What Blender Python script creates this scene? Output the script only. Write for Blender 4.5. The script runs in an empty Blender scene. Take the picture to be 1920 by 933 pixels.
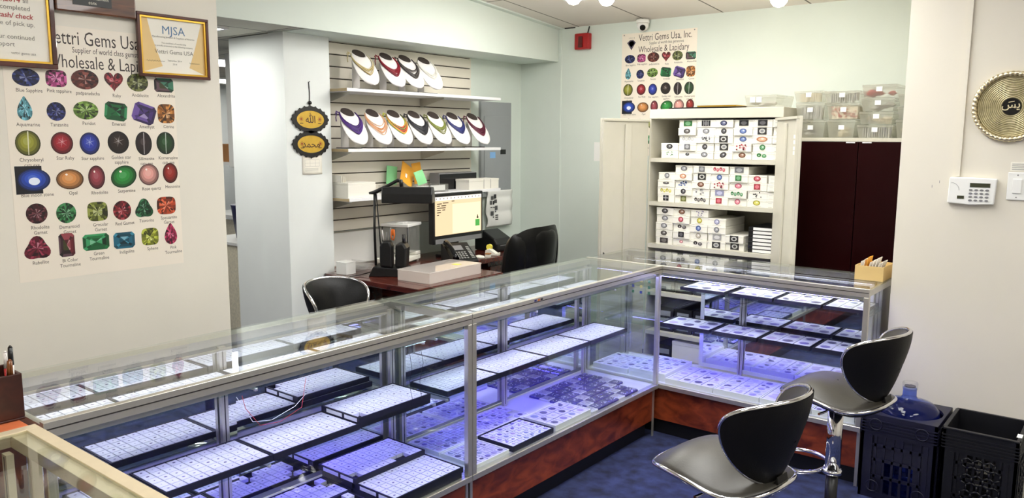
import bpy, bmesh, math, random
from mathutils import Vector, Matrix
random.seed(7)
PI = math.pi
C = bpy.context.scene.collection
scene = bpy.context.scene

# ------------------------------------------------------------------ camera, world, exposure
def setup_camera():
    yaw, pitch, roll = 0.673423595, 0.138877524, 0.004952707
    f = Vector((-math.sin(yaw), math.cos(yaw), 0)); r = Vector((math.cos(yaw), math.sin(yaw), 0)); u = Vector((0, 0, 1))
    f2 = f*math.cos(pitch) - u*math.sin(pitch); u2 = u*math.cos(pitch) + f*math.sin(pitch)
    r3 = r*math.cos(roll) + u2*math.sin(roll); u3 = u2*math.cos(roll) - r*math.sin(roll)
    cam = bpy.data.cameras.new('camera'); cam.sensor_width = 36.0; cam.sensor_fit = 'HORIZONTAL'
    cam.lens = 1488.2/1920*36; cam.clip_start = 0.02; cam.clip_end = 60
    o = bpy.data.objects.new('camera', cam); C.objects.link(o)
    m = Matrix((r3, u3, -f2)).transposed().to_4x4(); m.translation = (0, 0, 1.65)
    o.matrix_world = m; scene.camera = o
setup_camera()
world = bpy.data.worlds.new('world'); scene.world = world; world.use_nodes = True
world.node_tree.nodes['Background'].inputs[0].default_value = (1, 0.98, 0.94, 1)
world.node_tree.nodes['Background'].inputs[1].default_value = 0.3
vs = scene.view_settings
vs.view_transform = 'Standard'; vs.look = 'None'; vs.gamma = 1; vs.use_curve_mapping = False
vs.exposure = 0.66
PANEL_POWER = 9.0          # radiance of the added ceiling fill panels
LED_POWER = 36.0           # radiance of the case LED strips and the added violet strip
scene.cycles.use_denoising = True
scene.cycles.max_bounces = 10; scene.cycles.diffuse_bounces = 4; scene.cycles.glossy_bounces = 6
scene.cycles.transparent_max_bounces = 32; scene.cycles.transmission_bounces = 8
scene.cycles.sample_clamp_indirect = 6

# ------------------------------------------------------------------ materials
def lin(c):
    return tuple(((v/255)/12.92 if v/255 <= 0.04045 else ((v/255+0.055)/1.055)**2.4) for v in c)
M = {}
def mat(name, rgb, rough=0.5, metal=0.0, var=0.0, scale=8.0, bump=0.0, bscale=80.0, coat=0.0, spec=0.5, stretch=None):
    m = bpy.data.materials.new(name); m.use_nodes = True; nt = m.node_tree; b = nt.nodes['Principled BSDF']
    col = lin(rgb)
    b.inputs['Base Color'].default_value = (*col, 1); b.inputs['Roughness'].default_value = rough
    b.inputs['Metallic'].default_value = metal; b.inputs['Coat Weight'].default_value = coat
    b.inputs['Specular IOR Level'].default_value = spec
    if var or bump:
        tc = nt.nodes.new('ShaderNodeTexCoord'); mp = nt.nodes.new('ShaderNodeMapping')
        nt.links.new(tc.outputs['Object'], mp.inputs[0])
        if stretch: mp.inputs['Scale'].default_value = stretch
    if var:
        n = nt.nodes.new('ShaderNodeTexNoise'); n.inputs['Scale'].default_value = scale; n.inputs['Detail'].default_value = 5
        nt.links.new(mp.outputs[0], n.inputs['Vector'])
        r = nt.nodes.new('ShaderNodeValToRGB'); e = r.color_ramp.elements
        e[0].position = 0.3; e[1].position = 0.7
        e[0].color = (*[max(0, v*(1-var)) for v in col], 1); e[1].color = (*[min(1, v*(1+var)) for v in col], 1)
        nt.links.new(n.outputs['Fac'], r.inputs[0]); nt.links.new(r.outputs[0], b.inputs['Base Color'])
    if bump:
        n2 = nt.nodes.new('ShaderNodeTexNoise'); n2.inputs['Scale'].default_value = bscale
        nt.links.new(mp.outputs[0], n2.inputs['Vector'])
        bp = nt.nodes.new('ShaderNodeBump'); bp.inputs['Strength'].default_value = bump; bp.inputs['Distance'].default_value = 0.002
        nt.links.new(n2.outputs['Fac'], bp.inputs['Height']); nt.links.new(bp.outputs[0], b.inputs['Normal'])
    M[name] = m
    return m
def emit(name, rgb, power):
    m = bpy.data.materials.new(name); m.use_nodes = True; nt = m.node_tree
    nt.nodes.remove(nt.nodes['Principled BSDF'])
    e = nt.nodes.new('ShaderNodeEmission'); e.inputs[0].default_value = (*lin(rgb), 1); e.inputs[1].default_value = power
    nt.links.new(e.outputs[0], nt.nodes['Material Output'].inputs[0]); M[name] = m
def glass(name, tint, ior=1.45, haze=0.0, hazecol=(235, 235, 230)):
    m = bpy.data.materials.new(name); m.use_nodes = True; nt = m.node_tree
    nt.nodes.remove(nt.nodes['Principled BSDF'])
    t = nt.nodes.new('ShaderNodeBsdfTransparent'); t.inputs[0].default_value = (*tint, 1)
    g = nt.nodes.new('ShaderNodeBsdfGlossy'); g.inputs['Roughness'].default_value = 0.02
    f0 = ((ior-1)/(ior+1))**2                      # Schlick reflectance, the same from either side of the pane
    ge = nt.nodes.new('ShaderNodeNewGeometry'); dp = nt.nodes.new('ShaderNodeVectorMath'); dp.operation = 'DOT_PRODUCT'
    nt.links.new(ge.outputs['Incoming'], dp.inputs[0]); nt.links.new(ge.outputs['Normal'], dp.inputs[1])
    def mth(op, a, b=None):
        n = nt.nodes.new('ShaderNodeMath'); n.operation = op
        for i, v in enumerate((a, b)):
            if v is None: continue
            if isinstance(v, (int, float)): n.inputs[i].default_value = v
            else: nt.links.new(v, n.inputs[i])
        return n
    ab = mth('ABSOLUTE', dp.outputs['Value']); om = mth('SUBTRACT', 1.0, ab.outputs[0]); p5 = mth('POWER', om.outputs[0], 5.0)
    sc_ = mth('MULTIPLY', p5.outputs[0], 1-f0); fr = mth('ADD', sc_.outputs[0], f0)
    mx = nt.nodes.new('ShaderNodeMixShader')
    nt.links.new(fr.outputs[0], mx.inputs[0]); nt.links.new(g.outputs[0], mx.inputs[2])
    last = t
    if haze:
        d = nt.nodes.new('ShaderNodeBsdfDiffuse'); d.inputs[0].default_value = (*lin(hazecol), 1)
        tr = nt.nodes.new('ShaderNodeBsdfTranslucent'); tr.inputs[0].default_value = (*lin(hazecol), 1)
        a = nt.nodes.new('ShaderNodeMixShader'); a.inputs[0].default_value = 0.5
        nt.links.new(d.outputs[0], a.inputs[1]); nt.links.new(tr.outputs[0], a.inputs[2])
        h = nt.nodes.new('ShaderNodeMixShader'); h.inputs[0].default_value = haze
        nt.links.new(t.outputs[0], h.inputs[1]); nt.links.new(a.outputs[0], h.inputs[2]); last = h
    nt.links.new(last.outputs[0], mx.inputs[1])
    nt.links.new(mx.outputs[0], nt.nodes['Material Output'].inputs[0]); M[name] = m
def printed(name, rough=0.45):
    m = bpy.data.materials.new(name); m.use_nodes = True; nt = m.node_tree; b = nt.nodes['Principled BSDF']
    a = nt.nodes.new('ShaderNodeAttribute'); a.attribute_name = 'Col'
    nt.links.new(a.outputs['Color'], b.inputs['Base Color']); b.inputs['Roughness'].default_value = rough; M[name] = m
def tiles(name, rgb, line, sx, sy, off, mortar):
    m = bpy.data.materials.new(name); m.use_nodes = True; nt = m.node_tree; b = nt.nodes['Principled BSDF']
    tc = nt.nodes.new('ShaderNodeTexCoord'); mp = nt.nodes.new('ShaderNodeMapping'); mp.inputs['Location'].default_value = off
    br = nt.nodes.new('ShaderNodeTexBrick'); br.offset = 0; br.squash = 1
    br.inputs['Color1'].default_value = (*lin(rgb), 1); br.inputs['Color2'].default_value = (*lin(tuple(v-3 for v in rgb)), 1)
    br.inputs['Mortar'].default_value = (*lin(line), 1); br.inputs['Scale'].default_value = 1; br.inputs['Mortar Size'].default_value = mortar
    br.inputs['Mortar Smooth'].default_value = 0.0
    br.inputs['Brick Width'].default_value = sx; br.inputs['Row Height'].default_value = sy
    nt.links.new(tc.outputs['Object'], mp.inputs[0]); nt.links.new(mp.outputs[0], br.inputs['Vector'])
    nt.links.new(br.outputs['Color'], b.inputs['Base Color']); b.inputs['Roughness'].default_value = 0.9
    n = nt.nodes.new('ShaderNodeTexNoise'); n.inputs['Scale'].default_value = 90; bp = nt.nodes.new('ShaderNodeBump'); bp.inputs['Strength'].default_value = 0.25; bp.inputs['Distance'].default_value = 0.003
    nt.links.new(tc.outputs['Object'], n.inputs['Vector']); nt.links.new(n.outputs['Fac'], bp.inputs['Height']); nt.links.new(bp.outputs[0], b.inputs['Normal'])
    M[name] = m
def wood(name, c1, c2, rough, scale, stretch, coat=0.3):
    m = bpy.data.materials.new(name); m.use_nodes = True; nt = m.node_tree; b = nt.nodes['Principled BSDF']
    tc = nt.nodes.new('ShaderNodeTexCoord'); mp = nt.nodes.new('ShaderNodeMapping'); mp.inputs['Scale'].default_value = stretch
    n = nt.nodes.new('ShaderNodeTexNoise'); n.inputs['Scale'].default_value = scale; n.inputs['Detail'].default_value = 8; n.inputs['Distortion'].default_value = 0.8
    r = nt.nodes.new('ShaderNodeValToRGB'); e = r.color_ramp.elements; e[0].position = 0.32; e[1].position = 0.68
    e[0].color = (*lin(c1), 1); e[1].color = (*lin(c2), 1)
    nt.links.new(tc.outputs['Object'], mp.inputs[0]); nt.links.new(mp.outputs[0], n.inputs['Vector']); nt.links.new(n.outputs['Fac'], r.inputs[0])
    nt.links.new(r.outputs[0], b.inputs['Base Color']); b.inputs['Roughness'].default_value = rough; b.inputs['Coat Weight'].default_value = coat
    M[name] = m

mat('paint_cream', (228, 223, 210), 0.75, var=0.02, scale=3, bump=0.05)
mat('paint_mint', (218, 227, 219), 0.75, var=0.02, scale=3, bump=0.05)
mat('paint_white', (232, 236, 234), 0.75, var=0.02, scale=3, bump=0.05)
mat('paint_right', (225, 219, 204), 0.75, var=0.02, scale=3, bump=0.05)
tiles('ceiling_tile', (228, 221, 212), (110, 104, 95), 0.61, 1.22, (3.055, 0.4, 0), 0.006)
tiles('low_tile', (216, 214, 200), (90, 88, 80), 0.61, 0.61, (4.2, 0.15, 0), 0.006)
mat('carpet', (38, 46, 82), 0.95, var=0.6, scale=14, bump=1.0, bscale=400)
wood('cherry', (84, 28, 14), (156, 70, 36), 0.3, 9, (1, 1, 2), 0.3)
wood('mahogany', (62, 24, 18), (96, 38, 26), 0.25, 6, (1, 6, 6), 0.5)
wood('walnut_plaque', (70, 40, 22), (112, 66, 36), 0.35, 8, (1, 1, 8), 0.5)
wood('frame_wood', (58, 18, 8), (88, 32, 14), 0.3, 12, (1, 1, 1), 0.5)
wood('dark_leather_box', (50, 20, 12), (66, 28, 18), 0.4, 30, (1, 1, 1), 0.1)
mat('terracotta', (196, 104, 62), 0.5, var=0.1, scale=20)
mat('gold', (212, 170, 70), 0.3, 0.9)
mat('aluminium', (206, 202, 192), 0.32, 0.75, var=0.03, scale=40)
mat('cream_metal', (224, 208, 176), 0.35, 0.3, var=0.03, scale=40)
mat('white_metal', (232, 232, 236), 0.35, 0.1, var=0.02)
mat('groove', (30, 22, 18), 0.6)
mat('toe_black', (14, 14, 18), 0.5, var=0.2)
mat('black_plastic', (18, 18, 20), 0.35, var=0.15, scale=30)
mat('black_gloss', (10, 10, 14), 0.12, var=0.1)
mat('black_leather', (10, 10, 10), 0.36, spec=0.22, var=0.2, scale=20, bump=0.25, bscale=160)
mat('stool_leather', (57, 54, 47), 0.42, var=0.08, scale=20, bump=0.15, bscale=160)
mat('stool_back', (15, 13, 12), 0.5, spec=0.3, var=0.12, scale=20, bump=0.2, bscale=160)
mat('chrome', (225, 225, 228), 0.08, 1.0)
mat('brass', (226, 212, 176), 0.3, 0.85, var=0.06, scale=50)
mat('brass_dark', (158, 148, 106), 0.45, 0.45, var=0.30, scale=60)
mat('mirror', (238, 240, 244), 0.02, 1.0)
mat('velvet_black', (16, 14, 30), 0.6, var=0.1)
mat('gem_white', (238, 238, 244), 0.25, var=0.02, scale=20)
mat('gem_grey', (165, 160, 176), 0.2)
mat('gem_dark', (104, 96, 124), 0.15)
mat('white_card', (240, 240, 236), 0.6, var=0.01)
mat('paper', (240, 236, 224), 0.7, var=0.01)
mat('poster_paper', (238, 229, 214), 0.4, var=0.015, scale=4)
mat('carton_white', (236, 233, 222), 0.6, var=0.02)
mat('cabinet_steel', (204, 200, 184), 0.4, var=0.02, scale=10)
mat('cabinet_dark_inside', (120, 112, 100), 0.6, var=0.05)
mat('maroon', (32, 4, 6), 0.3, var=0.15, scale=3, spec=0.12)
mat('panel_grey', (150, 154, 156), 0.45, var=0.02)
mat('leatherette_white', (238, 234, 232), 0.45, var=0.01, bump=0.08, bscale=200)
mat('bust_cap', (58, 48, 44), 0.6)
mat('slat_board', (226, 220, 206), 0.5, var=0.015, scale=5)
mat('slat_groove', (62, 54, 44), 0.7)
mat('shelf_white', (240, 240, 242), 0.4, var=0.01)
mat('shelf_edge_wood', (190, 170, 130), 0.6, var=0.1)
mat('alarm_red', (168, 16, 22), 0.3, var=0.05)
mat('alarm_lens', (90, 6, 10), 0.15)
mat('crate_black', (17, 17, 22), 0.45, var=0.15, scale=15)
mat('crate_blue', (20, 20, 44), 0.42, var=0.15, scale=15)
mat('cardboard', (218, 186, 122), 0.7, var=0.04, scale=10)
mat('envelope_white', (236, 230, 220), 0.7, var=0.02)
mat('envelope_orange', (240, 170, 50), 0.6, var=0.05)
mat('envelope_green', (140, 214, 150), 0.6, var=0.04)
mat('pen_white', (235, 228, 222), 0.35)
mat('pen_red', (190, 40, 40), 0.35)
mat('pen_brown', (120, 70, 30), 0.3)
mat('orange_plastic', (236, 120, 40), 0.35)
mat('grey_plastic', (128, 128, 130), 0.4, var=0.03)
mat('grey_key', (150, 150, 146), 0.5)
mat('ivory_plastic', (232, 230, 218), 0.4, var=0.01)
mat('device_white', (238, 238, 234), 0.35, var=0.01)
mat('plaque_gold', (206, 168, 62), 0.35, 0.25, var=0.08, scale=30)
mat('sticker_blue', (130, 178, 226), 0.5)
mat('yellow_plastic', (240, 226, 90), 0.4)
mat('lcd_dark', (60, 62, 44), 0.2)
mat('lens_black', (8, 8, 10), 0.1)
mat('red_gem', (180, 60, 60), 0.2)
mat('bag_grey', (190, 190, 186), 0.4, var=0.2, scale=60)
mat('bag_cream', (232, 224, 200), 0.5, var=0.12, scale=60)
mat('brown_carton', (160, 112, 66), 0.7, var=0.05)
mat('lilac_dark', (74, 68, 140), 0.3, var=0.2, scale=60)
mat('navy_plastic', (24, 28, 70), 0.4, var=0.1)
mat('pad_lilac', (214, 210, 236), 0.4, var=0.05, scale=60)
mat('tan_label', (206, 186, 140), 0.5, var=0.3, scale=60)
glass('case_glass', (0.955, 0.98, 0.968))
glass('shelf_glass', (0.90, 0.96, 0.95))
glass('clear_plastic', (0.95, 0.95, 0.95), 1.4, haze=0.10)
glass('bin_plastic', (0.95, 0.95, 0.93), 1.4, haze=0.30, hazecol=(236, 234, 224))
glass('box_plastic', (0.94, 0.93, 0.92), 1.4, haze=0.5, hazecol=(252, 246, 242))
glass('bottle_blue', (0.42, 0.52, 0.92), 1.45, haze=0.12, hazecol=(70, 90, 200))
printed('print')
emit('fill_panel_glow', (252, 251, 247), PANEL_POWER)
emit('hall_light', (254, 253, 247), 9.0)
emit('led_strip', (158, 150, 255), LED_POWER)
emit('led_white', (228, 230, 255), LED_POWER*0.3)
emit('violet_fill', (104, 92, 255), LED_POWER*1.2)
emit('bulb', (255, 248, 232), 14.0)
emit('screen_tan', (226, 198, 158), 0.95)
emit('screen_cream', (246, 222, 178), 1.0)
emit('screen_green', (86, 170, 84), 0.8)
emit('screen_light', (252, 240, 222), 1.0)
emit('screen_dark', (60, 50, 44), 0.6)

# ------------------------------------------------------------------ mesh building
class MB:
    def __init__(s, xf=None):
        s.bm = bmesh.new(); s.col = s.bm.loops.layers.float_color.new('Col'); s.xf = xf; s.cur = None
    def v(s, p):
        p = Vector(p)
        return s.bm.verts.new(s.xf @ p if s.xf is not None else p)
    def face(s, vs, mi=0, col=None, smooth=False):
        try: f = s.bm.faces.new(vs)
        except ValueError: return None
        f.material_index = mi; f.smooth = smooth
        col = col or s.cur
        if col is not None:
            c = (*lin(col), 1)
            for l in f.loops: l[s.col] = c
        return f
    def poly(s, pts, mi=0, col=None): return s.face([s.v(p) for p in pts], mi, col)
    def box(s, lo, hi, mi=0, m=None, col=None):
        x0, y0, z0 = lo; x1, y1, z1 = hi
        ps = [(x0,y0,z0),(x1,y0,z0),(x1,y1,z0),(x0,y1,z0),(x0,y0,z1),(x1,y0,z1),(x1,y1,z1),(x0,y1,z1)]
        vs = [s.v(m @ Vector(p) if m is not None else p) for p in ps]
        for q in ((0,3,2,1),(4,5,6,7),(0,1,5,4),(1,2,6,5),(2,3,7,6),(3,0,4,7)): s.face([vs[i] for i in q], mi, col)
    def cyl(s, p0, p1, r0, r1=None, n=16, mi=0, smooth=True, cap=True):
        p0 = Vector(p0); p1 = Vector(p1); r1 = r0 if r1 is None else r1
        d = (p1-p0).normalized(); a = d.orthogonal().normalized(); b = d.cross(a)
        R = []
        for p, r in ((p0, r0), (p1, r1)): R.append([s.v(p + (a*math.cos(2*PI*i/n) + b*math.sin(2*PI*i/n))*r) for i in range(n)])
        for i in range(n): s.face([R[0][i], R[0][(i+1) % n], R[1][(i+1) % n], R[1][i]], mi, smooth=smooth)
        if cap: s.face(R[0][::-1], mi); s.face(R[1], mi)
    def tube(s, pts, r, n=8, mi=0, closed=False):
        pts = [Vector(p) for p in pts]; k = len(pts); rings = []; a = None
        for i in range(k):
            t = (pts[(i+1) % k]-pts[i-1]) if closed else (pts[min(i+1, k-1)]-pts[max(i-1, 0)])
            if t.length < 1e-9: t = Vector((0, 0, 1))
            t.normalize()
            a = t.orthogonal().normalized() if a is None else (a - t*a.dot(t)).normalized()
            b = t.cross(a)
            rr = r[i] if isinstance(r, (list, tuple)) else r
            rings.append([s.v(pts[i] + (a*math.cos(2*PI*j/n)+b*math.sin(2*PI*j/n))*rr) for j in range(n)])
        for i in range(k if closed else k-1):
            A, B = rings[i], rings[(i+1) % k]
            for j in range(n): s.face([A[j], A[(j+1) % n], B[(j+1) % n], B[j]], mi, smooth=True)
        if not closed: s.face(rings[0][::-1], mi); s.face(rings[-1], mi)
    def lathe(s, prof, n=24, c=(0, 0, 0), mi=0, smooth=True, sx=1, sy=1, cap=True):
        R = [[s.v((c[0]+r*sx*math.cos(2*PI*i/n), c[1]+r*sy*math.sin(2*PI*i/n), c[2]+z)) for i in range(n)] for r, z in prof]
        for A, B in zip(R, R[1:]):
            for i in range(n): s.face([A[i], A[(i+1) % n], B[(i+1) % n], B[i]], mi, smooth=smooth)
        if cap: s.face(R[0][::-1], mi); s.face(R[-1], mi)
    def prism(s, pl, d0, d1, axis='z', mi=0):
        def P(a, b, d): return {'z': (a, b, d), 'y': (a, d, b), 'x': (d, a, b)}[axis]
        A = [s.v(P(a, b, d0)) for a, b in pl]; B = [s.v(P(a, b, d1)) for a, b in pl]; n = len(pl)
        s.face(A[::-1], mi); s.face(B, mi)
        for i in range(n): s.face([A[i], A[(i+1) % n], B[(i+1) % n], B[i]], mi)
    def grid(s, fn, nu, nv, mi=0, cu=False, cv=False, smooth=True):
        G = [[s.v(fn(i/(nu if cu else nu-1), j/(nv if cv else nv-1))) for j in range(nv)] for i in range(nu)]
        for i in range(nu if cu else nu-1):
            for j in range(nv if cv else nv-1):
                s.face([G[i][j], G[(i+1) % nu][j], G[(i+1) % nu][(j+1) % nv], G[i][(j+1) % nv]], mi, smooth=smooth)
        return G
    def frame(s, x0, x1, z0, z1, w, y0, y1, mi=0, prof=None):
        for lo, hi in (((x0, z0), (x1, z0+w)), ((x0, z1-w), (x1, z1)), ((x0, z0+w), (x0+w, z1-w)), ((x1-w, z0+w), (x1, z1-w))):
            s.box((lo[0], y0, lo[1]), (hi[0], y1, hi[1]), mi)
    def text(s, txt, x, z, size, y=0.0, mi=0, col=None, align='CENTER', sx=1.0, bold=0.0, shear=0.0):
        cu = bpy.data.curves.new('txt', 'FONT'); cu.body = txt; cu.size = size; cu.align_x = align; cu.resolution_u = 2
        cu.offset = bold*size; cu.shear = shear
        o = bpy.data.objects.new('txt', cu); me = o.to_mesh()
        vs = [s.v((x + w.co.x*sx, y, z + w.co.y)) for w in me.vertices]
        me.calc_loop_triangles()
        for p in me.loop_triangles: s.face([vs[i] for i in p.vertices], mi, col)
        o.to_mesh_clear(); bpy.data.objects.remove(o); bpy.data.curves.remove(cu)
    def build(s, name, mats, parent=None, bevel=0.0, seg=2, recalc=True, sub=0, solid=0.0, autosmooth=False):
        if recalc: bmesh.ops.recalc_face_normals(s.bm, faces=s.bm.faces)
        me = bpy.data.meshes.new(name); s.bm.to_mesh(me); s.bm.free()
        for m in (mats if isinstance(mats, (list, tuple)) else [mats]): me.materials.append(M[m])
        o = bpy.data.objects.new(name, me); C.objects.link(o)
        if parent is not None: o.parent = parent
        if solid: md = o.modifiers.new('solidify', 'SOLIDIFY'); md.thickness = solid; md.offset = 0
        if bevel: md = o.modifiers.new('bevel', 'BEVEL'); md.width = bevel; md.segments = seg; md.limit_method = 'ANGLE'; md.angle_limit = 0.9
        if sub: md = o.modifiers.new('subsurf', 'SUBSURF'); md.levels = sub; md.render_levels = sub
        return o
def tag(o, label, cat, group=None, kind=None):
    o['label'] = label; o['category'] = cat
    if group: o['group'] = group
    if kind: o['kind'] = kind
    return o
def thing(name, label, cat, loc=(0, 0, 0), rotz=0.0, group=None):
    o = bpy.data.objects.new(name, None); C.objects.link(o); o.location = loc; o.rotation_euler = (0, 0, rotz)
    o.empty_display_size = 0.1
    return tag(o, label, cat, group)
def place(o, loc, rotz=0.0, rot=None):
    o.location = loc; o.rotation_euler = rot or (0, 0, rotz); return o
def struct(name, mb, mats, **k):
    o = mb.build(name, mats, **k); o['kind'] = 'structure'; return o
def B(lo, hi, mi=0):
    m = MB(); m.box(lo, hi, mi); return m
def copy_tree(root, loc, rotz=None, label=None, group=None):
    r = root.copy(); C.objects.link(r); r.location = loc
    if rotz is not None: r.rotation_euler = (0, 0, rotz)
    if label: r['label'] = label
    if group: r['group'] = group
    for ch in list(root.children):
        c = ch.copy(); C.objects.link(c); c.parent = r
        for g in list(ch.children):
            d = g.copy(); C.objects.link(d); d.parent = c
    return r
# ------------------------------------------------------------------ room
struct('floor', B((-9, -2, -0.1), (2.2, 8, 0)), 'carpet')
YB = 5.44
def ceil_z(y): return 2.534 + 0.083*(YB-y)
m = MB(); y0, y1 = -2.0, YB
m.prism([(y0, ceil_z(y0)), (y1, ceil_z(y1)), (y1, 3.3), (y0, 3.3)], -3.865, 2.2, axis='x'); struct('ceiling', m, 'ceiling_tile')
struct('ceiling_low', B((-9, 1.0, 2.2755), (-3.875, 8, 2.4)), 'low_tile')
struct('wall_soffit', B((-3.875, 1.0, 2.270), (-3.865, YB, 3.3)), 'paint_mint')
struct('ceiling_soffit', B((-4.25, 2.94, 2.270), (-3.875, YB, 2.2753)), 'paint_mint')
struct('wall_left', B((-3.35, -2, 0), (-3.15, 1.93, 3.3)), 'paint_cream')
struct('wall_display', B((-4.45, 3.28, 0), (-4.25, YB, 2.2753)), 'paint_mint')
struct('wall_pillar', B((-4.675, 2.94, 0), (-4.1, 3.28, 2.2699)), 'paint_white')
struct('wall_back', B((-4.45, YB, 0), (2.2, 5.6, 3.3)), 'paint_mint')
struct('wall_right', B((-0.93, 4.13, 0), (2.2, YB, 3.3)), 'paint_right')
struct('wall_east', B((2.2, -2, 0), (2.3, 5.4, 3.3)), 'paint_right')
struct('wall_front', B((-9, -2.1, 0), (2.3, -2, 3.3)), 'paint_cream')
struct('wall_hall', B((-9.1, -2, 0), (-9, 8, 2.4)), 'paint_white')
struct('wall_hall_end', B((-9, 8, 0), (-4.3, 8.1, 2.4)), 'paint_white')
# thin wall angle along the top of the soffit, joint trim in the back wall, white raceway on the right wall
m = MB(); m.prism([(1.2, ceil_z(1.2)-0.012), (5.435, ceil_z(5.435)-0.012), (5.435, ceil_z(5.435)-0.001), (1.2, ceil_z(1.2)-0.001)], -3.864, -3.815, axis='x')
struct('trim_ceiling', m, 'paint_mint')
struct('trim_back', B((-3.85, 5.432, 0), (-3.83, YB, 2.53)), 'paint_mint')
m = MB(); m.cyl((-3.80, 5.436, ceil_z(5.436)-.005), (-3.70, 5.436, ceil_z(5.436)-.005), .004, n=6); struct('trim_joint', m, 'groove')

# fill panels added above the frame, unseen, to brighten the room
def add_fill_panel(x, y, lab):
    t = thing('fill_panel', lab, 'ceiling light', (x, y, ceil_z(y)-0.05), 0, 'added ceiling fill panels')
    t.rotation_euler = (-math.atan(0.083), 0, 0)
    m = MB(); m.frame(-.31, .31, -.61, .61, .02, 0, .02)
    m.xf = None
    f = MB()
    for lo, hi in (((-.31, -.61, 0), (.31, -.59, .03)), ((-.31, .59, 0), (.31, .61, .03)), ((-.31, -.59, 0), (-.29, .59, .03)), ((.29, -.59, 0), (.31, .59, .03))): f.box(lo, hi)
    m.bm.free()
    f.build('frame', 'white_metal', t)
    p = MB(); p.box((-.29, -.59, .008), (.29, .59, .02)); p.build('diffuser', 'fill_panel_glow', t)
for x, y in ((-1.25, 0.4), (-1.25, 2.5), (0.75, 0.4), (0.75, 2.5), (-1.5, 3.5), (-2.85, 3.95)):
    add_fill_panel(x, y, 'unseen white framed fill light panel added over the shop floor')
for i, (x, y) in enumerate(((-4.52, 2.36), (-6.2, 3.8), (-8.2, 5.1), (-4.35, 1.45))):  # the last panel is unseen, added to brighten the pillar's side face
    t = thing('hall_light', ['bright ceiling light panel at the mouth of the passage', 'bright ceiling light panel halfway down the passage', 'bright ceiling light panel at the far end of the passage', 'unseen fill light panel added behind the cream poster wall'][i], 'ceiling light', (x, y, 2.262), 0, 'passage ceiling lights')
    f = MB()
    for lo, hi in (((-.30, -.30, 0), (.30, -.28, .012)), ((-.30, .28, 0), (.30, .30, .012)), ((-.30, -.28, 0), (-.28, .28, .012)), ((.28, -.28, 0), (.30, .28, .012))): f.box(lo, hi)
    f.build('frame', 'white_metal', t)
    p = MB(); p.box((-.28, -.28, .004), (.28, .28, .010)); p.build('diffuser', 'hall_light', t)
# three ceiling spotlights, whose bulbs show at the top of the frame
for i, (x, y, lab) in enumerate(((-2.86, 4.18, 'white ceiling spotlight with glowing bulb, first from the soffit'), (-2.69, 4.29, 'white ceiling spotlight with glowing bulb, second from the soffit'), (-1.74, 4.62, 'white ceiling spotlight with glowing bulb above the steel cabinet'))):
    zc = ceil_z(y); zb = (2.491, 2.482, 2.427)[i]; t = thing('ceiling_spotlight', lab, 'spotlight', (x, y, zb), 0, 'ceiling spotlights')
    m = MB(); m.lathe([(.052, 0.02), (.056, .05), (.045, .09), (.02, .10), (.02, zc-zb-.002)], 20); m.build('housing', 'white_metal', t)
    m = MB(); m.lathe([(.008, -.028), (.03, -.02), (.045, 0), (.050, .025)], 20); m.build('bulb', 'bulb', t)
    l = bpy.data.lights.new('spotlight_lamp', 'POINT'); l.energy = 5; l.color = (1, .95, .86); l.shadow_soft_size = .04
    lo = bpy.data.objects.new('spotlight_lamp', l); C.objects.link(lo); lo.parent = t; lo.location = (0, 0, -.09)

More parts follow.
